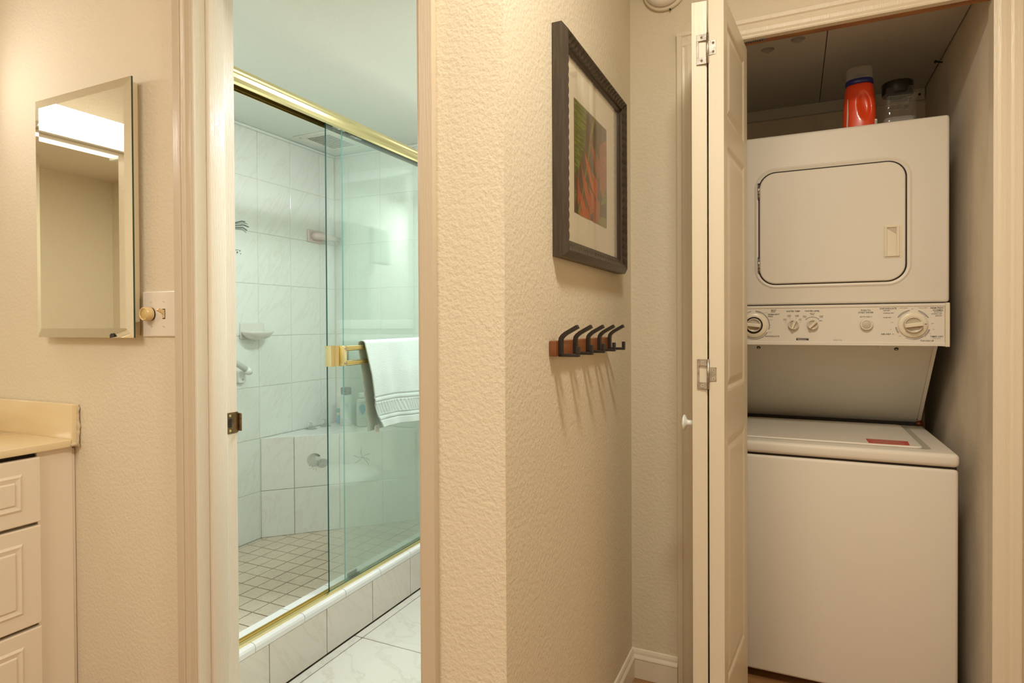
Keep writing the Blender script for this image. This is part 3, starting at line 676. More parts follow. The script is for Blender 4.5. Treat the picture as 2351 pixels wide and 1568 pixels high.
# strike plate
sk = MB(); sk.plate(rrect(1.0795, 1.116, .868, .922, .006), (-1.290, 0, 0), Y_, Z_, X_, .0016, BRASSD, .0006)
sk.box((-1.2885, 1.1135, .872), (-1.280, 1.119, .918), BRASSD, .002)
sko = sk.build('strike_plate', d1); sko['label'] = 'worn dark brass strike plate with bolt hole'
MB().plate(rrect(1.084, 1.094, .884, .906, .001, 1), (-1.2883, 0, 0), Y_, Z_, X_, .0004, DARK).build('bolt_hole', sko)
for z in (.876, .914): MB().cyl((-1.2886, 1.0885, z), (-1.2868, 1.0885, z), .0032, GOLD2, n=12).build('screw', sko)
# ------------------------------------------------------------------ baseboards
BP = [(0, 0), (.011, 0), (.011, .060), (.0125, .063), (.0115, .067), (.007, .075), (.0065, .082), (.004, .090), (0, .092)]
def bb(name, p, q, n):
    mb = MB(); p = Vector(p); q = Vector(q); mb.sweep([(p, n, Z_), (q, n, Z_)], BP, BASEM); return struct(mb.build(name))
bb('baseboard_center', (XP, YW, 0), (XP, YC, 0), X_)
bb('baseboard_closet', (XP, YC, 0), (-.332, YC, 0), -Y_)
bb('baseboard_closet_right', (.534, YC, 0), (XR, YC, 0), -Y_)
bb('baseboard_doorway', (-1.757, YW, 0), (-1.3495, YW, 0), -Y_)
bb('baseboard_doorway_right', (-.6215, YW, 0), (XP, YW, 0), -Y_)
bb('baseboard_right', (XR, YB, 0), (XR, YC, 0), -X_)
bb('baseboard_rear', (XL, YB, 0), (XR, YB, 0), Y_)
# ------------------------------------------------------------------ medicine cabinet mirror
MX0, MX1, MZ0, MZ1, MY = -1.884, -1.477, 1.112, 1.756, .965
mc = empty('medicine_cabinet', (-1.68, YW, 1.112), 'frameless mirror cabinet with slanting cut edges, on the cream wall beside the light switch', 'mirror cabinet')
MB().box((-1.862, MY+.010, MZ0+.004), (-1.4955, YW-.0005, MZ1-.004), mat('cabinet_side_paint', (.80, .66, .44), .4), .002, 1, False).build('cabinet_body', mc)
g = MB(); bw = .0235; bd = .0042
o4 = [(MX0, MZ0), (MX1, MZ0), (MX1, MZ1), (MX0, MZ1)]; i4 = [(MX0+bw, MZ0+bw), (MX1-bw, MZ0+bw), (MX1-bw, MZ1-bw), (MX0+bw, MZ1-bw)]
P3 = lambda q, y: Vector((q[0], y, q[1]))
g.poly([P3(q, MY) for q in i4], MIRR)
for k in range(4):
    k2 = (k+1) % 4
    g.poly([P3(o4[k], MY+bd), P3(o4[k2], MY+bd), P3(i4[k2], MY), P3(i4[k], MY)], MIRR)
    g.poly([P3(o4[k2], MY+bd), P3(o4[k], MY+bd), P3(o4[k], MY+.0085), P3(o4[k2], MY+.0085)], MEDGE)
g.poly([P3(q, MY+.0085) for q in reversed(o4)], MEDGE)
g.build('bevelled_mirror', mc)
ch = MB(); ch.plate(ell(-1.556, MZ0+.0005, .0075, .0105, 0, 180, 8, 12), (0, MY+.002, 0), X_, Z_, -Y_, .003, mat('black_chip', (.03, .025, .02), .6)); ch.build('chipped_spot', mc)
# ------------------------------------------------------------------ light switch plate
sw_ = empty('light_switch', (-1.418, YW, 1.17), 'cream double switch plate with a round dimmer knob and a toggle', 'light switch')
pl = MB(); pl.plate([(-1.4795, 1.1145), (-1.3565, 1.1145), (-1.3565, 1.2265), (-1.4795, 1.2265)], (0, YW, 0), X_, Z_, -Y_, .0065, SOCK, .004); pl.build('plate', sw_)
kn = MB(); M4 = Matrix.Translation((-1.446, YW-.0065, 1.1705)) @ Matrix.Rotation(R(90), 4, 'X')
kn.lathe([(.0160, 0), (.0160, .0035)], DARK, 32, M4); kn.lathe([(.0165, .0035), (.0172, .005), (.0165, .020), (.0150, .0215), (.0132, .0212), (.0128, .0195)], IVORY, 32, M4)
kn.lathe([(.0129, .0195), (.012, .0203), (0, .0204)], GOLD2, 32, M4)
ko = kn.build('dimmer_knob', sw_); ko['label'] = 'ivory dimmer knob with a brass face'
tg = MB(); tg.box((-1.4045, YW-.0068, 1.158), (-1.3945, YW-.0060, 1.183), DARK); tg.box((-1.4035, YW-.0085, 1.160), (-1.3955, YW-.0065, 1.181), IVORY, .001, 1, False)
tg.plate([(YW-.0075, 1.169), (YW-.0075, 1.180), (YW-.0215, 1.184), (YW-.0245, 1.179)], (-1.4025, 0, 0), Y_, Z_, X_, .0065, IVORY)
to_ = tg.build('toggle', sw_); to_['label'] = 'ivory toggle'
for x in (-1.446, -1.3995):
    for z in (1.140, 1.201):
        s_ = MB(); s_.cyl((x, YW-.0064, z), (x, YW-.0076, z), .0030, SOCK, n=14); s_.box((x-.0026, YW-.0079, z-.0004), (x+.0026, YW-.0075, z+.0004), INKG); s_.build('screw', sw_)
# ------------------------------------------------------------------ vanity
va = empty('vanity_cabinet', (-2.03, .70, 0), 'cream vanity cabinet with routed drawer fronts under the yellow counter', 'cabinet')
VX = -1.772
bx = MB(); bx.box((XL+.001, .40, .09), (VX-.018, .996, .816), CABM); bx.box((XL+.001, .43, 0), (-1.84, .996, .09), CABM)
bx.box((VX-.018, .905, .09), (VX, .990, .8175), CABM, .001, 1, False); bx.box((VX-.018, .40, .09), (VX, .44, .8175), CABM)
bx.box((VX-.018, .44, .793), (VX-.008, .905, .8175), DARK); bx.box((VX-.016, .9905, .0), (VX-.004, .9995, .812), CABM, .002, 1)
bx.build('carcass', va)
for (z0, z1) in ((.641, .8065), (.381, .632), (.12, .372)):
    mb = MB(); y0, y1 = .445, .9045; fx = VX+.0155
    mb.plate([(y0, z0), (y1, z0), (y1, z1), (y0, z1)], (VX-.002, 0, 0), Y_, Z_, X_, .0175, CABM, .003)
    dr = mb.build('drawer', va)
    rp = MB(); o_ = [(y0+.040, z0+.036), (y1-.040, z0+.036), (y1-.040, z1-.036), (y0+.040, z1-.036)]
    q_ = [(y0+.058, z0+.054), (y1-.058, z0+.054), (y1-.058, z1-.054), (y0+.058, z1-.054)]
    # routed ring: a rim, a sloped bed and the raised field
    for off, h0, h1 in ((0, .0005, .0035),):
        w = .006
        i_ = [(o_[0][0]+w, o_[0][1]+w), (o_[1][0]-w, o_[1][1]+w), (o_[2][0]-w, o_[2][1]-w), (o_[3][0]+w, o_[3][1]-w)]
        for k in range(4):
            k2 = (k+1) % 4
            A, B, C, Dd = o_[k], o_[k2], i_[k2], i_[k]
            rp.poly([Vector((fx, *A)), Vector((fx, *B)), Vector((fx+.0035, *C)), Vector((fx+.0035, *Dd))], CABM)
            rp.poly([Vector((fx+.0035, *Dd)), Vector((fx+.0035, *C)), Vector((fx+.0004, *q_[k2])), Vector((fx+.0004, *q_[k]))], CABM)
    if z1-z0 > .1:
        rp.plate([(a, b) for a, b in q_], (fx, 0, 0), Y_, Z_, X_, .004, CABM, .0035)
    rp.build('routed_panel', dr)
ct = empty('vanity_counter', (-2.03, .70, .818), 'yellow cultured marble vanity counter with raised splash against the wall', 'counter')
MB().box((XL+.001, .37, .8185), (-1.753, .9785, .8385), COUNTER, .003, 3).build('counter_slab', ct)
MB().box((XL+.001, .9785, .8185), (-1.7535, .9985, .9315), COUNTER, .0028, 3).build('side_splash', ct)
MB().box((XL+.001, .37, .8385), (XL+.021, .9780, .9315), COUNTER, .0028, 3).build('back_splash', ct)
ck = MB(); pts = []; zz = .816
while zz < .930: pts.append((-1.7525+random.uniform(-.001, .001), .9945+random.uniform(-.0015, .0015), zz)); zz += .006
ck.tube(pts, [.0035+random.uniform(-.0012, .0016) for _ in pts], SOCKW, 8)
ck.tube([(-1.7525, .975, .8235), (-1.7505, .984, .826), (-1.7515, .992, .8225)], [.003, .0055, .005], SOCKW, 8)
co = ck.build('caulk_bead', ct); co['label'] = 'rough hardened caulk at the counter end'
# big mirror + fluorescent fixture on the left wall (seen in the cabinet mirror)
e = empty('vanity_mirror', (XL, .73, 1.3), 'large frameless mirror on the left wall above the vanity', 'mirror')
MB().box((XL+.001, .47, .95), (XL+.006, .985, 1.780), MIRR).build('mirror_glass', e)
e = empty('vanity_light_fixture', (XL, .69, 1.70), 'bright white fluorescent light box above the vanity, mirrored in the cabinet', 'lamp')
mb = MB(); mb.box((XL+.001, .42, 1.795), (XL+.030, .94, 1.868), WPL, .003); mb.build('base', e)
mb = MB(); mb.box((XL+.030, .43, 1.792), (XL+.120, .92, 1.870), LAMP, .014, 3); mb.build('diffuser', e)
for y in (.405, .920): 
    mb = MB(); mb.box((XL+.001, y, 1.785), (XL+.126, y+.026, 1.878), WPL, .004); mb.build('end_cap', e)
e = empty('hall_ceiling_lamp', (.02, .70, CZ), 'round flush ceiling lamp over the hall', 'lamp')
MB().lathe([(.15, 0), (.15, .018), (.135, .022)], WPL, 40, Matrix.Translation((.02, .70, CZ-.0005)) @ Matrix.Rotation(R(180), 4, 'X')).build('base', e)
MB().lathe([(.135, .018), (.125, .032), (.09, .042), (0, .046)], LAMPH, 40, Matrix.Translation((.02, .70, CZ)) @ Matrix.Rotation(R(180), 4, 'X')).build('diffuser', e)
e = empty('room_fill_lamp', (-1.0, -.95, CZ), 'added rectangular fill lamp on the ceiling, unseen behind the camera', 'lamp')  # unseen fixture added to go with the fill light
MB().box((-1.48, -1.33, CZ-.012), (-.52, -.57, CZ-.0005), WPL, .004).build('base', e)
MB().box((-1.45, -1.30, CZ-.030), (-.55, -.60, CZ-.012), LAMPH, .006).build('diffuser', e)
# ------------------------------------------------------------------ framed picture
pf = empty('framed_picture', (XP, 1.51, 1.288), 'square flower photograph in a dark carved wooden frame on the side wall', 'picture')
FY0, FY1, FZ0, FZ1 = 1.243, 1.780, 1.288, 1.795; FX = XP
def frame_member(a, b, n_in, name='frame_rail'):
    """mitred moulding from corner a to b (Y,Z); n_in = inward direction in (Y,Z)"""
    a = Vector((0, *a)); b = Vector((0, *b)); n = Vector((0, *n_in)); t = (b-a).normalized(); L = (b-a).length
    prof = [(0, .0005), (0, .0230), (.001, .0240), (.0125, .0335), (.0150, .0340), (.0185, .0315), (.0225, .0285), (.0265, .0265), (.0300, .0255), (.0325, .0240), (.0330, .0190), (.0380, .0175), (.042, .0155), (.042, .0005)]
    N = int(L/.0020); bm2 = MB(); b2 = bmesh.new(); rings = []
    for k in range(N+1):
        s_ = k/N; ring = []
        for j, (w, h) in enumerate(prof):
            p = a+t*(w+(L-2*w)*s_)+n*w
            hh = h
            d = (p-a).dot(t)
            if 4 <= j <= 9:   # carved scallops, slanting
                ph = (d-(w-.015)*.9+(w-.015)**2*25)/.0225*math.pi*2
                hh += .0036*(abs(math.sin(ph/2))**.8-.8)*(.45 if j in (4, 9) else 1)
            p = Vector((FX+hh, p.y, p.z)); ring.append(b2.verts.new(p))
        rings.append(ring)
    n_ = len(prof)
    for A, B in zip(rings, rings[1:]):
        for k in range(n_): f = b2.faces.new((A[k], A[(k+1) % n_], B[(k+1) % n_], B[k]))
    b2.faces.new(list(reversed(rings[0]))); b2.faces.new(rings[-1])
    bmesh.ops.recalc_face_normals(b2, faces=b2.faces)
    bm2.merge(b2, FRAMEM, False); return bm2.build(name, pf)
C4 = [(FY0, FZ0), (FY1, FZ0), (FY1, FZ1), (FY0, FZ1)]
for k, n in enumerate(((0, 1), (-1, 0), (0, -1), (1, 0))): frame_member(C4[k], C4[(k+1) % 4], n)
mb = MB(); mb.box((FX+.0005, FY0+.036, FZ0+.036), (FX+.010, FY1-.036, FZ1-.036), MATB); mb.build('mat_board', pf)
PY, PZ, PS1, PS2 = 1.360, 1.403, .272, .269
G1 = mat('print_dark', (.060, .035, .015), .5, var=((.11, .07, .03), 14, (1, 3, 1), .4, .65)); G2 = mat('print_leaf', (.20, .24, .018), .5, var=((.07, .10, .01), 1, (1, 20, 260), .42, .52))
G3 = mat('print_stem', (.22, .20, .035), .5); O1 = mat('print_orange', (.62, .12, .015), .5, var=((.40, .06, .02), 10, (1, 1, 1), .4, .62)); O2 = mat('print_rust', (.42, .10, .03), .5, var=((.25, .07, .035), 14, (1, 1, 2), .4, .62)); G4 = mat('print_brown', (.16, .09, .03), .5)
ART = [(G2, [(0.0, 1.0), (0.18, 1.0), (0.36, 1.0), (0.35, .92), (0.32, 0.71), (0.26, 0.59), (0.2, 0.51), (0.12, 0.41), (0.0, 0.33)]),
(G2, [(0, 0.2), (0.05, 0.21), (0.06, 0.16), (0, 0.07)]),
(G3, [(0.62, 1.0), (0.56, 1.0), (0.45, 0.78), (0.38, 0.57), (0.28, 0.37), (0.21, 0.2), (0.09, 0.01), (0.14, 0.0), (0.23, 0.16), (0.32, 0.37), (0.43, 0.58), (0.50, 0.78)]),
(O2, [(0.76, 0.78), (1.0, 0.9), (1.0, 0.44), (0.85, 0.26), (0.76, 0.35)]),
(O2, [(0.42, 0.83), (0.47, 0.76), (0.55, .70), (0.66, 0.67), (0.76, 0.62), (0.76, 0.50), (0.69, 0.43), (0.6, 0.52), (0.51, 0.65), (0.45, 0.73)]),
(O1, [(0.28, 0.61), (0.33, 0.57), (0.42, 0.50), (0.52, 0.46), (0.67, 0.42), (0.69, 0.32), (0.66, 0.22), (0.5, 0.3), (0.39, 0.42), (0.32, 0.51)]),
(O1, [(0.17, 0.50), (0.22, 0.42), (0.31, 0.34), (0.42, 0.30), (0.56, 0.25), (0.65, 0.15), (0.46, 0.05), (0.3, 0.2), (0.22, 0.34)]),
(O1, [(0.1, 0.37), (0.12, 0.29), (0.15, 0.19), (0.11, 0.08), (0.07, 0.12), (0.08, 0.28)]),
(O1, [(0.1, 0.3), (0.15, 0.22), (0.24, 0.16), (0.33, 0.13), (0.44, 0.05), (0.44, 0.0), (0.22, 0.0), (0.13, 0.18)]),
(O2, [(0.66, 0.26), (0.75, 0.2), (0.75, 0.0), (0.53, 0.0), (0.55, 0.12)]),
(G2, [(1.0, 0.34), (0.9, 0.33), (0.78, 0.2), (1.0, 0.26)]), (G3, [(0.65, 0.0), (0.81, 0.09), (0.98, 0.09), (0.98, 0.0)]), (O1, [(0.16, 0.06), (0.22, 0.0), (0.14, 0.0)])]
for (cx, cy, an) in ((.62, .66, -50), (.50, .43, -45), (.40, .27, -40), (.30, .13, -45)):
    ART.append((G4, ell(cx, cy, .075, .022, 0, 360, an, 10)[:-1])); ART.append((G3, ell(cx+.01, cy+.01, .05, .006, 0, 360, an, 8)[:-1]))
pr = MB(); pr.box((FX+.010, PY, PZ), (FX+.0104, PY+PS1, PZ+PS2), G1)
for k, (m_, P) in enumerate(ART): pr.poly([Vector((FX+.0105+.00006*k, PY+u*PS1, PZ+v*PS2)) for u, v in P], m_)
po = pr.build('photo_print', pf, recalc=False); po['label'] = 'print of orange heliconia flowers beside a green leaf'
for p in po.data.polygons: pass
MB().box((FX+.0135, FY0+.036, FZ0+.036), (FX+.0150, FY1-.036, FZ1-.036), PICGL).build('glazing', pf)
# ------------------------------------------------------------------ hook rack
hk = empty('coat_hook_rack', (XP, 1.43, 1.07), 'small reddish wooden rack with five black iron hooks below the picture', 'hook rack')
MB().box((XP+.0005, 1.218, 1.071), (XP+.0165, 1.640, 1.1045), RACKW, .0015, 1, False).build('backboard', hk)
hx = XP+.0165
hp = [(.0, 1.0705), (.0, 1.104), (.0015, 1.1115), (.006, 1.1175), (.0135, 1.1235), (.041, 1.1385)]
def strap(b, pts, w, t, y, m):
    rings = []; n = len(pts)
    for i, (o_, z) in enumerate(pts):
        a = pts[max(i-1, 0)]; c = pts[min(i+1, n-1)]; tx, tz = c[0]-a[0], c[1]-a[1]; l = math.hypot(tx, tz); nx, nz = tz/l, -tx/l
        rings.append([(hx+o_, y-w/2, z), (hx+o_, y+w/2, z), (hx+o_+nx*t, y+w/2, z+nz*t), (hx+o_+nx*t, y-w/2, z+nz*t)])
    b2 = bmesh.new(); rv = [[b2.verts.new(p) for p in r] for r in rings]
    for A, B in zip(rv, rv[1:]):
        for k in range(4): b2.faces.new((A[k], A[(k+1) % 4], B[(k+1) % 4], B[k]))
    b2.faces.new(list(reversed(rv[0]))); b2.faces.new(rv[-1]); b.merge(b2, m, False)
h0 = None
for k in range(5):
    y = 1.238+.0958*k
    if h0 is None:
        mb = MB(); strap(mb, hp, .0125, .008, y, BLACKM)
        mb.box((hx, y-.00625, 1.0700), (hx+.046, y+.00625, 1.0765), BLACKM, .001, 1, False); mb.box((hx+.039, y-.00625, 1.0765), (hx+.046, y+.00625, 1.0925), BLACKM, .001, 1, False)
        h0 = mb.build('hook', hk)
    else:
        h = h0.copy(); COL.objects.link(h); h.parent = hk; h.matrix_parent_inverse = h0.matrix_parent_inverse.copy(); h.location = (0, .0958*k, 0)
# ------------------------------------------------------------------ smoke detector
sm = empty('smoke_detector', (-.366, YC, 2.187), 'round white smoke detector on the wall above the closet door', 'smoke detector')
M4 = Matrix.Translation((-.366, YC, 2.187)) @ Matrix.Rotation(R(90), 4, 'X')
MB().lathe([(.066, .0005), (.069, .003), (.069, .010), (.066, .013)], PLASTIC, 40, M4).build('base', sm)
MB().lathe([(.060, .013), (.060, .022), (.055, .030), (.044, .034), (.042, .031), (.030, .031), (.028, .034), (0, .035)], SOCK, 40, M4).build('cover', sm)
MB().box((-.352, YC-.012, 2.1155), (-.347, YC-.006, 2.1195), BLACKM).build('release_tab', sm)
# ------------------------------------------------------------------ closet door frame
CP = [(0, 0), (0, .014), (.003, .0155), (.014, .0155), (.018, .012), (.024, .0105), (.034, .0125), (.044, .0125), (.050, .010), (.054, .0095), (.058, .0075), (.058, 0)]
cf = MB(); cf.box((CL-.012, YC-.002, 0), (CL, YC+.046, CT), TRIM); cf.box((CR, YC-.002, 0), (CR+.012, YC+.046, CT), TRIM)
cf.box((CL-.012, YC-.002, 1.982), (CR+.012, YC+.012, CT+.01), TRIM)
d3 = struct(cf.build('door_3'))
mb = MB(); mb.sweep([((CL-.055, YC, 0), X_, -Y_), ((CL-.055, YC, 2.037), X_, -Y_), ], CP, TRIM); mb.build('casing', d3)
mb = MB(); mb.sweep([((CR+.058, YC, 0), -X_, -Y_), ((CR+.058, YC, 2.037), -X_, -Y_)], [(u*1.03, v) for u, v in CP], TRIM); mb.build('casing', d3)
mb = MB(); mb.sweep([((CL-.055, YC, 2.040), -Z_, -Y_), ((CR+.060, YC, 2.040), -Z_, -Y_)], [(u, v+.0006) for u, v in CP], TRIM); mb.build('casing', d3)
mb = MB(); mb.box((CL, YC+.012, 1.980), (CR, YC+.034, 1.999), PLYW); mb.build('raw_header_edge', d3)
mb = MB(); mb.box((CL+.004, YC+.006, 1.979), (CL+.20, YC+.016, 1.990), STEEL)
for k in range(30): mb.box((CL+.008+k*.0062, YC+.0085, 1.9782), (CL+.011+k*.0062, YC+.0135, 1.9792), DARK)
mb.build('door_track', d3)
# ------------------------------------------------------------------ bifold door, folded open
bfd = empty('bifold_door', (-.20, 1.77, 0), 'cream panelled bifold closet door folded open beside the laundry closet', 'door')
def leaf(x0, x1b, yn, yf, ztop, name, panel_side):
    """leaf standing from near edge (yn) to far edge (yf); x0 = near -X corner, x1b = far -X corner"""
    d = Vector((x1b-x0, yf-yn, 0)); L = d.length; U = d.normalized(); N = Vector((U.y, -U.x, 0)); T = .0365
    o = Vector((x0, yn, 0)); mb = MB(); zb = .012
    def bx(u0, u1, z0, z1, n0, n1, bev=0):
        mb.plate([(u0, z0), (u1, z0), (u1, z1), (u0, z1)], o+N*n0, U, Z_, N, n1-n0, DOORM, bev)
    bx(0, L, zb, ztop, .0045, T-.0045)
    R_ = [(zb, .215), (.845, .965), (1.60, 1.66), (1.91, ztop)]
    for n0, n1 in ((0, .0046), (T-.0046, T)):
        bx(0, .046, zb, ztop, n0, n1); bx(L-.046, L, zb, ztop, n0, n1)
        for z0, z1 in R_: bx(.046, L-.046, z0, z1, n0, n1)
    ob = mb.build('leaf', bfd)
    for z0, z1 in ((.215, .845), (.965, 1.60), (1.66, 1.91)):
        for side in (0, 1):
            q = MB(); oo = o+N*(T-.0046) if side else o+N*.0046; nn = N if side else -N
            # sloped cove rim + raised field
            a = [(.046, z0), (L-.046, z0), (L-.046, z1), (.046, z1)]
            w1, w2, w3 = .014, .018, .034
            def ins(w): return [(.046+w, z0+w), (L-.046-w, z0+w), (L-.046-w, z1-w), (.046+w, z1-w)]
            lv = [(a, .0046), (ins(.006), .0036), (ins(w1), .0004), (ins(w2), .0004), (ins(w3), .0040), (ins(w3+.002), .0042)]
            for (A, ha), (B, hb_) in zip(lv, lv[1:]):
                for k in range(4):
                    k2 = (k+1) % 4
                    q.poly([oo+U*A[k][0]+Z_*A[k][1]+nn*ha, oo+U*A[k2][0]+Z_*A[k2][1]+nn*ha, oo+U*B[k2][0]+Z_*B[k2][1]+nn*hb_, oo+U*B[k][0]+Z_*B[k][1]+nn*hb_], DOORM)
            B, hb_ = lv[-1]; q.poly([oo+U*p[0]+Z_*p[1]+nn*hb_ for p in B], DOORM)
            q.build('raised_panel', ob)
    return ob, o, U, N
l1, o1, U1, N1 = leaf(-.2355, -.272, 1.600, 1.958, 1.952, 'leaf', 0)
l2, o2, U2, N2 = leaf(-.1945, -.164, 1.600, 1.955, 1.957, 'leaf', 1)
for z in (1.830, 1.012):
    hb = MB(); y = 1.600
    for (x0, x1, z0, z1) in ((-.2235, -.1985, z+.021, z+.0375), (-.2235, -.1985, z-.0375, z-.021), (-.2235, -.2185, z-.021, z+.021), (-.1935, -.1765, z-.018, z+.018)):
        hb.box((x0, y-.0022, z0), (x1, y+.0002, z1), STEEL, .0004, 1, False)
    hb.cyl((-.1965, y-.0030, z-.038), (-.1965, y-.0030, z+.038), .0033, STEEL, n=12)
    ho = hb.build('hinge', bfd)
    for (x, zz) in ((-.211, z+.029), (-.211, z-.029), (-.183, z+.011), (-.183, z-.011)):
        s_ = MB(); s_.cyl((x, y-.0034, zz), (x, y-.0018, zz), .0032, CHROME, n=12); s_.box((x-.0022, y-.0037, zz-.0004), (x+.0022, y-.0033, zz+.0004), DARK); s_.box((x-.0004, y-.0037, zz-.0022), (x+.0004, y-.0033, zz+.0022), DARK); s_.build('screw', ho)
kb = MB(); kb.lathe([(.0085, 0), (.0078, .004), (.0075, .012), (.0095, .016), (.0205, .0205), (.0215, .0225), (.019, .0255), (.010, .028), (0, .0285)], WPL, 32, Matrix.Translation((-.2395, 1.640, .880)) @ Matrix.Rotation(R(-90), 4, 'Y'))
ko = kb.build('knob', bfd); ko['label'] = 'white mushroom knob'
MB().cyl((-.235, 1.640, .880), (-.2395, 1.640, .880), .0085, WPL).build('knob_base', ko)
# ------------------------------------------------------------------ closet shelf
sh = empty('closet_shelf', (.06, 2.5, 2.07), 'white board shelf above the dryer, seen from below', 'shelf')
MB().box((-.338, YC+.050, 2.070), (.096, 2.898, 2.088), SHELFM, .0008, 1, False).build('board', sh)
MB().box((.0985, YC+.050, 2.070), (.4705, 2.898, 2.088), SHELFM, .0008, 1, False).build('board', sh)
ob = MB().box((-.338, 2.882, 2.024), (.4700, 2.8995, 2.0695), SHELFM, .001, 1, False).build('wall_cleat', sh)
MB().cyl((.452, 2.882, 2.045), (.452, 2.8805, 2.045), .0045, DARK, n=12).build('screw', ob)
for x, y, lb in ((.012, 2.215, 'clear suction cup stuck under the shelf, nearer the door header'), (-.081, 2.255, 'clear suction cup stuck under the shelf, nearer the bifold door')):
    mb = MB(); mb.lathe([(.022, 0.0005), (.021, .002), (.010, .006), (.005, .010), (0, .011)], PLCL, 24, Matrix.Translation((x, y, 2.070)) @ Matrix.Rotation(R(180), 4, 'X'))
    tag(mb.build('suction_cup'), lb, 'suction cup', 'suction cups under the closet shelf')
mb = MB(); mb.cyl((.452, 2.575, 2.055), (.4738, 2.590, 2.055), .0025, BLACKM, n=10); mb.cyl((.450, 2.5735, 2.055), (.452, 2.575, 2.055), .0055, BLACKM, n=10)
tag(mb.build('wall_nail'), 'dark nail driven into the closet wall under the shelf', 'nail')
# ------------------------------------------------------------------ stacked washer and dryer
wd = empty('washer_dryer', (.11, 2.45, 0), 'cream stacked laundry unit with a dryer above a top loading washer', 'washer dryer')
WX0, WX1, WY = -.204, .424, 2.08
mb = MB(); mb.box((WX0, WY+.006, .03), (WX1-.002, 2.80, .7215), WHITEM, .010, 3); mb.build('washer_cabinet', wd)
MB().box((WX0+.004, WY+.014, .715), (WX1-.006, 2.79, .732), DARK).build('shadow_gap', wd)
for x in (-.15, .37):
    for y in (2.16, 2.72): MB().cyl((x, y, 0), (x, y, .034), .02, BLACKM, n=14).build('foot', wd)
dk = MB(); dk.box((WX0, WY, .7275), (WX1, 2.80, .7665), WHITEM, .013, 4); deck = dk.build('washer_top', wd)
MB().plate(rrect(-.176, .365, WY+.052, 2.575, .02), (0, 0, .7660), X_, Y_, Z_, .0010, mat('lid_seam', (.38, .33, .26), .6)).build('lid_seam', deck)
lid = MB(); lid.plate(rrect(-.172, .346, WY+.056, 2.570, .018), (0, 0, .7665), X_, Y_, Z_, .0060, WHITEM, .004); lo = lid.build('washer_lid', wd)
gv = MB(); gv.plate([(.347, WY+.060), (.352, WY+.050), (.3655, WY+.062), (.3655, 2.560), (.3485, 2.566), (.348, WY+.30), (.343, WY+.25), (.343, WY+.16)], (0, 0, .7668), X_, Y_, Z_, .0009, mat('lid_recess', (.46, .43, .35), .6)); gv.build('finger_recess', deck)
stk = MB(); stk.plate([(.205, 2.218), (.318, 2.216), (.313, 2.144), (.207, 2.141)], (0, 0, .7724), X_, Y_, Z_, .0005, STICK)
for k, (s_, q) in enumerate((('WARNING: Fire hazard. Never place items in washer or dryer', 2.203), ('that are dampened with gasoline or other', 2.188), ('flammable fluids.  No washer can completely remove oil.', 2.173), ('Failure to follow these instructions can result in injury', 2.158))):
    stk.text(s_, (.2605, q-.004, .7730), X_, Y_, .0082 if k else .0075, INKW, 'CENTER', sx=.46)
so = stk.build('warning_sticker', lo); so['label'] = 'red warning sticker'
# slanted back panel between washer and dryer
sl = MB(); A = Vector((0, 2.245, 1.085)); B = Vector((0, 2.625, .775)); t = (B-A).normalized(); n = Vector((0, t.z, -t.y)); n = -n if n.y > 0 else n
Ls = (B-A).length
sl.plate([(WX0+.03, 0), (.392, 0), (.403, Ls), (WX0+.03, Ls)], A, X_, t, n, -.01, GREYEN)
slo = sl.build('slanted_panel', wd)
q = MB(); q.sweep([(A+X_*.392+n*.001, X_, n), (B+X_*.404+n*.001, X_, n)], [(0, -.02), (0, .004), (.010, .004), (.010, -.02)], WHITEM); q.build('side_flange', slo)
MB().box((WX0+.02, 2.60, .7666), (.408, 2.635, .778), DARK).build('base_gap', wd)
hq = MB(); hq.tube([(.405, 2.600, .772), (.410, 2.605, .785), (.403, 2.61, .795), (.409, 2.60, .803)], .0055, mat('rusty_copper', (.22, .07, .03), .4, .8), 8); hq.cyl((.398, 2.60, .776), (.418, 2.60, .776), .008, MATS['rusty_copper'], n=12); hq.build('hinge_spring', wd)
for x in (-.112, .296):
    p = A+X_*x+t*.045; q = MB(); q.cyl(p-n*.001, p+n*.003, .0060, BLACKM, n=16); q.cyl(p+n*.003, p+n*.0034, .0030, STEEL, n=8); q.build('screw', slo)
MB().plate(rrect(.246, .254, .015, .042, .001, 1), A, X_, t, n, .004, WHITEM).build('latch_tab', slo)
# dryer
DX0, DX1, DY = -.204, .4215, 2.200
mb = MB(); mb.box((DX0, DY, 1.2005), (DX1, 2.82, 1.7605), WHITEM, .009, 4); dc = mb.build('dryer_cabinet', wd)
MB().box((DX0+.003, DY+.006, 1.188), (DX1-.008, 2.80, 1.204), DARK).build('shadow_gap', wd)
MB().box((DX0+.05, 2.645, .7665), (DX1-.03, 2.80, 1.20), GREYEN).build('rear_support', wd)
# raised rim, gap and door slab
def ring_plate(b, o_pts, i_pts, y, h, m):
    n = len(o_pts)
    for k in range(n):
        k2 = (k+1) % n
        b.poly([Vector((o_pts[k][0], y, o_pts[k][1])), Vector((o_pts[k2][0], y, o_pts[k2][1])), Vector((i_pts[k2][0], y+h, i_pts[k2][1])), Vector((i_pts[k][0], y+h, i_pts[k][1]))], m, True)
dx0, dx1, dz0, dz1 = -.1045, .3085, 1.2695, 1.6355; rr = .050
rim = MB()
P0 = rrect(dx0-.016, dx1+.018, dz0-.016, dz1+.018, rr+.016, 10); P1 = rrect(dx0-.010, dx1+.012, dz0-.010, dz1+.012, rr+.010, 10); P2 = rrect(dx0-.004, dx1+.0048, dz0-.003, dz1+.0042, rr+.003, 10)
ring_plate(rim, P0, P1, DY-.0002, -.0035, WHITEM); ring_plate(rim, P1, P2, DY-.0037, .0028, WHITEM)
rim.build('door_rim', dc)
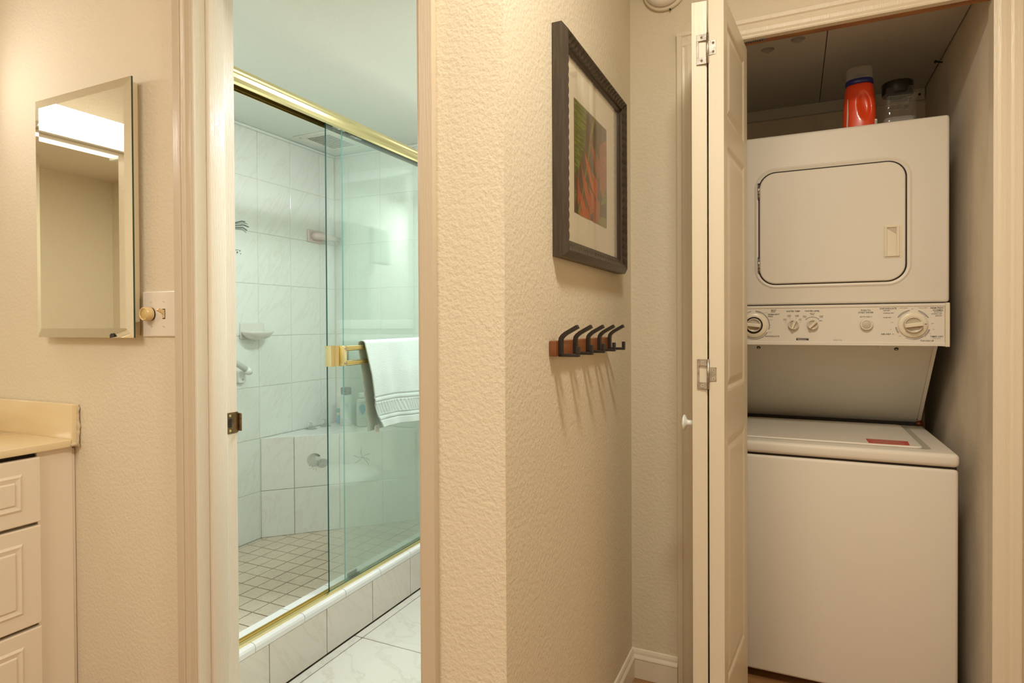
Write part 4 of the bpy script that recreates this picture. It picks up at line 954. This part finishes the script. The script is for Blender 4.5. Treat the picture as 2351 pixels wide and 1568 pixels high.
MB().plate(P2, (0, DY, 0), X_, Z_, -Y_, .0009, DARK).build('door_gap', dc)
dd = MB(); dd.plate(rrect(dx0, dx1, dz0, dz1, rr, 10), (0, DY-.0005, 0), X_, Z_, -Y_, .0085, WHITEM, .004); do = dd.build('dryer_door', wd)
hn = MB(); hn.plate(rrect(.2505, .2985, 1.3385, 1.4405, .002, 2), (0, DY-.009, 0), X_, Z_, -Y_, .0012, PLASTIC, .0008)
for (x0, x1, z0, z1) in ((.2530, .2590, 1.343, 1.4365), (.2840, .2925, 1.343, 1.4365), (.2590, .2840, 1.4315, 1.4365), (.2590, .2840, 1.343, 1.349)):
    hn.box((x0, DY-.0145, z0), (x1, DY-.0098, z1), PLASTIC, .001, 1, False)
hn.poly([(.259, DY-.0104, 1.349), (.284, DY-.0104, 1.349), (.284, DY-.0104, 1.4315), (.259, DY-.0104, 1.4315)], PLASTIC)
hn.plate([(.2595, 1.431), (.2835, 1.431), (.2835, 1.412)], (0, DY-.0105, 0), X_, Z_, -Y_, .0012, PLASTIC2)
ho = hn.build('recessed_handle', do); ho['label'] = 'recessed rectangular pull'
for z in (1.580, 1.334):
    q = MB(); q.cyl((dx0-.0025, DY-.006, z-.026), (dx0-.0025, DY-.006, z+.026), .0030, STEEL, n=10)
    for k in range(5): q.cyl((dx0-.0025, DY-.006, z-.024+k*.012), (dx0-.0025, DY-.006, z-.0225+k*.012), .0036, BLACKM, n=10)
    q.build('hinge', do)
q = MB(); q.box((dx1+.0005, DY-.004, 1.318), (dx1+.003, DY, 1.330), DARK); q.box((dx1+.0005, DY-.004, 1.308), (dx1+.003, DY, 1.314), DARK); q.build('catch', do)
# control panel
PYF = 2.188
cp = MB(); cp.box((DX0, PYF, 1.0695), (.408, 2.30, 1.1890), WHITEM, .0015, 1, False)
cp.sweep([((DX0, 0, 0), Y_, Z_), ((.408, 0, 0), Y_, Z_)], [(PYF, 1.1875), (PYF-.0022, 1.1895), (PYF-.0022, 1.1955), (PYF+.002, 1.1975), (PYF+.05, 1.1975), (PYF+.05, 1.1875)], WHITEM)
cp.sweep([((DX0, 0, 0), Y_, Z_), ((.408, 0, 0), Y_, Z_)], [(PYF, 1.0795), (PYF-.0018, 1.0780), (PYF-.0018, 1.0690), (PYF+.05, 1.0680), (PYF+.05, 1.0795)], WHITEM)
cp.box((.4083, PYF-.0035, 1.0665), (.4195, 2.29, 1.1985), PLASTIC, .0015, 1, False); cp.box((DX0-.008, PYF-.0035, 1.0665), (DX0-.0003, 2.29, 1.1985), PLASTIC, .0015, 1, False)
cpo = cp.build('control_panel', wd)
PF = PYF-.0001
T_ = MB()
def flush(name):
    global T_
    T_.build(name, cpo, recalc=False)['kind'] = 'stuff'; T_ = MB()
def tx(s_, x, z, size, al='LEFT', m=INK, sx=1.0, shear=0): T_.text(s_, (x, PF, z-size*.35), X_, Z_, size, m, al, sx, .0004, shear)
tx('WATER TEMP', -.003, 1.1785, .0068, 'CENTER', sx=1.0); tx('WATER LEVEL', .053, 1.1785, .0068, 'CENTER', sx=1.0)
tx('PERMANENT', -.079, 1.1690, .0062); tx('PRESS', -.079, 1.1625, .0062); tx('KNIT/DELICATE', -.087, 1.0965, .0064, sx=.95)
tx('REGULAR', -.070, 1.1835, .0040); tx('GENTLE', -.070, 1.1800, .0040); tx('SHORT', -.070, 1.1765, .0040)
tx('TO SET     PULL TO START      PUSH TO STOP', -.145, 1.1925, .0036, sx=1.2)
for s_, x, z in (('WARM', -.015, 1.1650), ('COLD', -.015, 1.1612), ('WARM', .008, 1.1650), ('WARM', .008, 1.1612), ('COLD', -.028, 1.1530), ('COLD', -.028, 1.1490), ('HOT', .0175, 1.1530), ('COLD', .0175, 1.1490), ('MEDIUM', .053, 1.1700), ('LOAD', .053, 1.1662), ('SMALL', .031, 1.1622), ('LOAD', .031, 1.1585), ('LARGE', .0785, 1.1622), ('LOAD', .0785, 1.1585), ('RESET', .077, 1.1470)):
    tx(s_, x, z, .0038, 'CENTER')
for s_, x, z in (('PAUSE', -.086, 1.1745), ('RINSE', -.0695, 1.1510), ('SPIN', -.071, 1.1335), ('OFF', -.073, 1.1245), ('PAUSE', -.073, 1.1100), ('RINSE', -.098, 1.0930)): tx(s_, x, z, .0034, 'CENTER', INKG)
flush('dial_lettering'); tx('PUSH TO', .2028, 1.1785, .0066, 'CENTER'); tx('START DRYER', .2028, 1.1718, .0066, 'CENTER'); tx('AUTO DRY I', .2028, 1.1583, .0058, 'CENTER')
flush('button_lettering'); tx('KNIT/DELICATE', .2405, 1.1832, .0068, sx=.92); tx('LOW HEAT', .2915, 1.1838, .0042, m=INKG, shear=.3)
tx('PERM PRESS', .404, 1.1832, .0064, 'RIGHT'); tx('NORMAL', .404, 1.1765, .0064, 'RIGHT'); tx('HIGH HEAT', .364, 1.1838, .0042, 'RIGHT', INKG, shear=.3)
for s_, z in (('LESS DRY', 1.1770), ('NORMAL DRY', 1.1692), ('MORE DRY', 1.1553)): tx(s_, .2495, z, .0044)
for s_, z in (('MORE DRY', 1.1710), ('NORMAL DRY', 1.1655), ('LESS DRY', 1.1598)): tx(s_, .4005, z, .0042, 'RIGHT')
tx('AIR DRY', .2440, 1.1045, .0068); tx('20', .2735, 1.1045, .0040); tx('TIMED DRY', .4035, 1.0975, .0064, 'RIGHT'); tx('HIGH HEAT', .397, 1.0918, .0040, 'RIGHT', INKG)
tx('TOUCH UP', .3455, 1.0845, .0068); tx('OFF', .325, 1.1807, .0036, 'CENTER', INKG); tx('OFF', .273, 1.1405, .0036, 'CENTER', INKG); tx('OFF', .376, 1.1365, .0036, 'CENTER', INKG); tx('OFF', .2935, 1.0985, .0036, 'CENTER', INKG)
for s_, x, z in (('10', .2695, 1.1190), ('50', .3795, 1.1190), ('40', .3705, 1.1068), ('30', .3580, 1.0975), ('20', .3420, 1.0905), ('10', .3265, 1.0890)): tx(s_, x, z, .0040, 'CENTER', INKG)
flush('dial_lettering'); tx('Heavy Duty', .1125, 1.0858, .0052, m=INKG, shear=.35); tx('LINT LATCH  v', .240, 1.0735, .0036, m=INKG); tx('Cycle Signal', .3245, 1.1930, .0040, 'CENTER', INKG, shear=.3)
flush('small_lettering')
T_.poly([(.0060, PF-.0003, 1.0838), (.0425, PF-.0003, 1.0838), (.0425, PF-.0003, 1.0912), (.0060, PF-.0003, 1.0912)], INK)
T_.poly([(.0068, PF-.0005, 1.0888), (.0120, PF-.0005, 1.0893), (.0230, PF-.0005, 1.0902), (.0415, PF-.0005, 1.0906), (.0415, PF-.0005, 1.0898), (.0230, PF-.0005, 1.0896), (.0120, PF-.0005, 1.0885)], INKW)
T_.text('Kenmore', (.0100, PF, 1.0844), X_, Z_, .0052, INKW, 'LEFT', 1.28, .0009, .25)
flush('maker_badge')
def arc(cx, cz, r0, r1, a0, a1, m, n=24):
    for k in range(n):
        u0, u1 = R(a0+(a1-a0)*k/n), R(a0+(a1-a0)*(k+1)/n)
        T_.poly([Vector((cx+r*math.cos(u), PF-.0002, cz+r*math.sin(u))) for r, u in ((r0, u0), (r0, u1), (r1, u1), (r1, u0))], m)
KX, KZ = .3265, 1.1325
for a0, a1, r0, r1 in ((100, 150, .0430, .0465), (28, 72, .0430, .0465), (-18, -48, .0420, .0468), (-50, -88, .0420, .0455), (-90, -115, .0425, .0442), (188, 214, .0420, .0460)):
    arc(KX, KZ, r0, r1, a0, a1, INKG, 14)
arc(KX, KZ, .0412, .0420, 108, 146, INKB, 12); arc(KX, KZ, .0412, .0420, 34, 66, INKB, 12)
flush('dial_scale'); LXk, LZk = -.1220, 1.1335
for a0, a1, r0, r1 in ((84, -18, .0455, .0492), (-30, -128, .0455, .0490), (100, 150, .0455, .048)): arc(LXk, LZk, r0, r1, a0, a1, INKG, 24)
arc(LXk, LZk, .0440, .0448, 84, 62, INKB, 8)
flush('dial_scale'); arc(.053, 1.1345, .0235, .0262, 40, 140, INKG, 14)
for x, z in ((-.025, 1.143), (-.013, 1.1555), (.006, 1.1555), (.0185, 1.143), (.034, 1.152), (.053, 1.1595), (.071, 1.152)): T_.poly([Vector((x+.0009*math.cos(a), PF-.0004, z+.0009*math.sin(a))) for a in [2*math.pi*k/8 for k in range(8)]], INK)
flush('dial_scale')
# knobs
def knob(name, x, z, r_skirt, r_knob, depth, ang, parent, skirt=True, gap=False):
    M4 = Matrix.Translation((x, PYF, z)) @ Matrix.Rotation(R(90), 4, 'X')
    k_ = MB()
    if skirt: k_.lathe([(r_skirt, 0), (r_skirt, .003), (r_skirt-.002, .0055), (r_knob+.005, .0075), (r_knob+.0035, .0070)], PLASTIC, 48, M4)
    if gap: k_.lathe([(r_knob+.0065, .0), (r_knob+.0065, .0080), (r_knob+.0055, .0082)], DARK, 48, M4)
    k_.lathe([(r_knob+(.003 if skirt else .0), 0.0), (r_knob+.001, depth*.55), (r_knob, depth*.6), (r_knob-.0012, depth*.6), (r_knob-.0035, depth*.50), (0, depth*.48)], PLASTIC2, 40, M4)
    k_.lathe([(r_knob+.0004, depth*.45), (r_knob+.0002, depth*.66), (r_knob-.0006, depth*.68), (r_knob-.0016, depth*.66), (r_knob-.0018, depth*.45)], PLASTIC, 40, M4)
    ca, sa = math.cos(R(ang)), math.sin(R(ang)); U = Vector((ca, 0, sa)); V = Vector((-sa, 0, ca)); h = r_knob*.26; L = r_knob*.985
    pts = [(-L, -h*.9), (L, -h), (L, h), (-L, h*.9)]
    k_.plate(pts, Vector((x, PYF-depth*.45, z)), U, V, -Y_, depth*.55, PLASTIC, .0015)
    return k_, U, V
k_, U, V = knob('k', KX, KZ, .0390, .0232, .026, 8, cpo); o = k_.build('timer_knob', cpo)
MB().box((KX+.0295, PYF-.0080, KZ+.0018), (KX+.0345, PYF-.0062, KZ+.0032), INK).build('pointer_mark', o)
k_, U, V = knob('k', LXk, LZk, .0420, .0212, .026, -6, cpo, gap=True); k_.build('timer_knob', cpo)
for x, ang in ((-.0020, 72), (.0540, 45)):
    k_, U, V = knob('k', x, 1.1345, 0, .0150, .018, ang, cpo, skirt=False); o = k_.build('selector_knob', cpo)
    q = MB(); c = Vector((x, PYF-.0182, 1.1345)); q.plate([(.006, -.0006), (.0135, -.0006), (.0135, .0006), (.006, .0006)], c, U, V, -Y_, .0004, PLASTIC2); q.build('pointer_mark', o)
k_ = MB(); M4 = Matrix.Translation((.2040, PYF, 1.1335)) @ Matrix.Rotation(R(90), 4, 'X')
k_.lathe([(.0175, 0), (.0170, .009), (.0155, .0115), (.0130, .0118), (.0125, .0100)], PLASTIC, 40, M4); k_.lathe([(.0122, .0085), (.0120, .0110), (.0105, .0118), (0, .0122)], PLASTIC2, 40, M4); k_.build('start_button', cpo)
# ------------------------------------------------------------------ things on top of the dryer
TZ = 1.7605
db = empty('detergent_bottle', (.195, 2.31, TZ), 'red detergent bottle with navy collar and cloudy cap on the dryer', 'bottle')
def det():
    b = bmesh.new(); rows = []; n = 56; prof = [(0, .0), (.042, .0005), (.0475, .005), (.0480, .03), (.0475, .07), (.0455, .105), (.0430, .125), (.0420, .138), (.0405, .150), (.0375, .158), (.0355, .162)]
    dense = []
    for (r0, z0), (r1, z1) in zip(prof[2:], prof[3:]):
        k = max(1, int((z1-z0)/.004)); dense += [(r0+(r1-r0)*i/k, z0+(z1-z0)*i/k) for i in range(k)]
    prof = prof[:2]+dense+[prof[-1]]
    for r, z in prof:
        ring = []
        for k in range(n):
            a = 2*math.pi*k/n; c, s_ = math.cos(a), math.sin(a); e = (abs(c)**2.3+abs(s_)**2.3)**(-1/2.3)
            x, y = r*c*e, r*s_*e*.72
            # hand hold hollow on the front right
            if s_ < 0 and r > .02:
                du = (x-.016-(.09-z)*.10)/.020; dv = (z-.085)/.052; q = du*du+dv*dv
                if q < 1: y += (1-q)**2*(1+2*q)*.013
            ring.append(b.verts.new((x, y, z)))
        rows.append(ring)
    for A, B in zip(rows, rows[1:]):
        for k in range(n): f = b.faces.new((A[k], A[(k+1) % n], B[(k+1) % n], B[k])); f.smooth = True
    bmesh.ops.remove_doubles(b, verts=b.verts, dist=1e-6)
    b.faces.new([v for v in rows[-1] if v.is_valid]); bmesh.ops.recalc_face_normals(b, faces=b.faces)
    me = bpy.data.meshes.new('body'); b.to_mesh(me); b.free(); me.materials.append(RED); return me
o = link('body', det(), db); o.matrix_parent_inverse = Matrix(); o.rotation_euler = (0, 0, R(-8))
MD = Matrix.Translation((.195, 2.31, TZ)) @ Matrix.Rotation(R(-8), 4, 'Z')
MB().lathe([(.0385, .160), (.0410, .162), (.0405, .172), (.0390, .176), (.036, .177)], BLUE, 40, MD, sx=1, sy=.78, sq=2.2).build('collar', db)
mb = MB(); mb.lathe([(.0375, .176), (.0385, .180), (.0375, .212), (.0360, .2145), (0, .2145)], CAPCL, 40, MD, sx=1, sy=.8, sq=2.2); mb.build('measuring_cap', db)
mb = MB(); mb.lathe([(.020, .176), (.020, .186), (.012, .196), (.006, .198), (0, .196)], BLUE, 24, MD); mb.build('spout', db)
q = MB(); GREYST = mat('grey_strip', (.50, .40, .36), .5)
pts = [(-.0345, .012), (-.0310, .012), (-.0285, .060), (-.0300, .110), (-.0315, .110), (-.0330, .060)]
q.plate([(x, z) for x, z in pts], MD @ Vector((0, -.0330, 0)), MD.to_3x3() @ X_, Z_, -(MD.to_3x3() @ Y_), .0035, GREYST); q.build('level_strip', db)
U = Vector((.92, .39, 0)).normalized(); Nx = Vector((.39, -.92, 0)).normalized(); q = MB(); pl0 = Vector((.2385, 2.287, TZ+.004))
q.plate([(-.002, 0), (.005, 0), (.005, .034), (-.002, .034)], pl0, U, Z_, Nx, .0008, INKW)
for k in range(6): q.plate([(-.0005, .004+k*.0045), (.0035, .004+k*.0045), (.0035, .006+k*.0045), (-.0005, .006+k*.0045)], pl0+Nx*.0008, U, Z_, Nx, .0003, INK)
q.build('barcode_label', db)
jr = empty('soap_jar', (.304, 2.32, TZ), 'clear square plastic jar with black screw lid marked laundry soap', 'jar')
MJ = Matrix.Translation((.304, 2.32, TZ)) @ Matrix.Rotation(R(4), 4, 'Z')
outer = [(.040, .0005), (.0475, .004), (.0500, .012), (.0465, .028), (.0460, .085), (.0490, .094), (.0500, .101), (.0470, .107), (.0405, .111), (.0385, .130)]
MB().lathe(outer, PLCL, 64, MJ, sq=5.5).build('jar_body', jr)
mb = MB(); mb.lathe([(.0385, .003), (.0455, .007), (.0465, .014), (.0430, .028), (.0425, .034), (.020, .040), (0, .043)], POWD, 40, MJ, sq=5); mb.build('soap_powder', jr)
mb = MB(); mb.lathe([(.0425, .114), (.0440, .116), (.0440, .150), (.0425, .1535), (0, .1545)], mat('black_plastic_lid', (.012, .011, .010), .35, spec=.25), 48, MJ); mb.build('lid', jr)
UJ = MJ.to_3x3() @ X_; NJ = -(MJ.to_3x3() @ Y_); q = MB(); oj = MJ @ Vector((0, -.0480, 0))
q.text('Laundry', oj+UJ*-.028+Z_*.080, UJ, Z_, .0175, INK, 'LEFT', 1.0, .0004, .12); q.text('Soap', oj+UJ*-.012+Z_*.058, UJ, Z_, .0175, INK, 'LEFT', 1.0, .0004, .12)
q.build('handwriting', jr)
for z in (.098, .0750, .0530, .030):
    q = MB(); q.tube([oj+UJ*-.034+Z_*z, oj+UJ*.034+Z_*z], .0013, PLCL, 8); q.build('moulded_rib', jr)
print('OBJECTS', len(COL.objects))
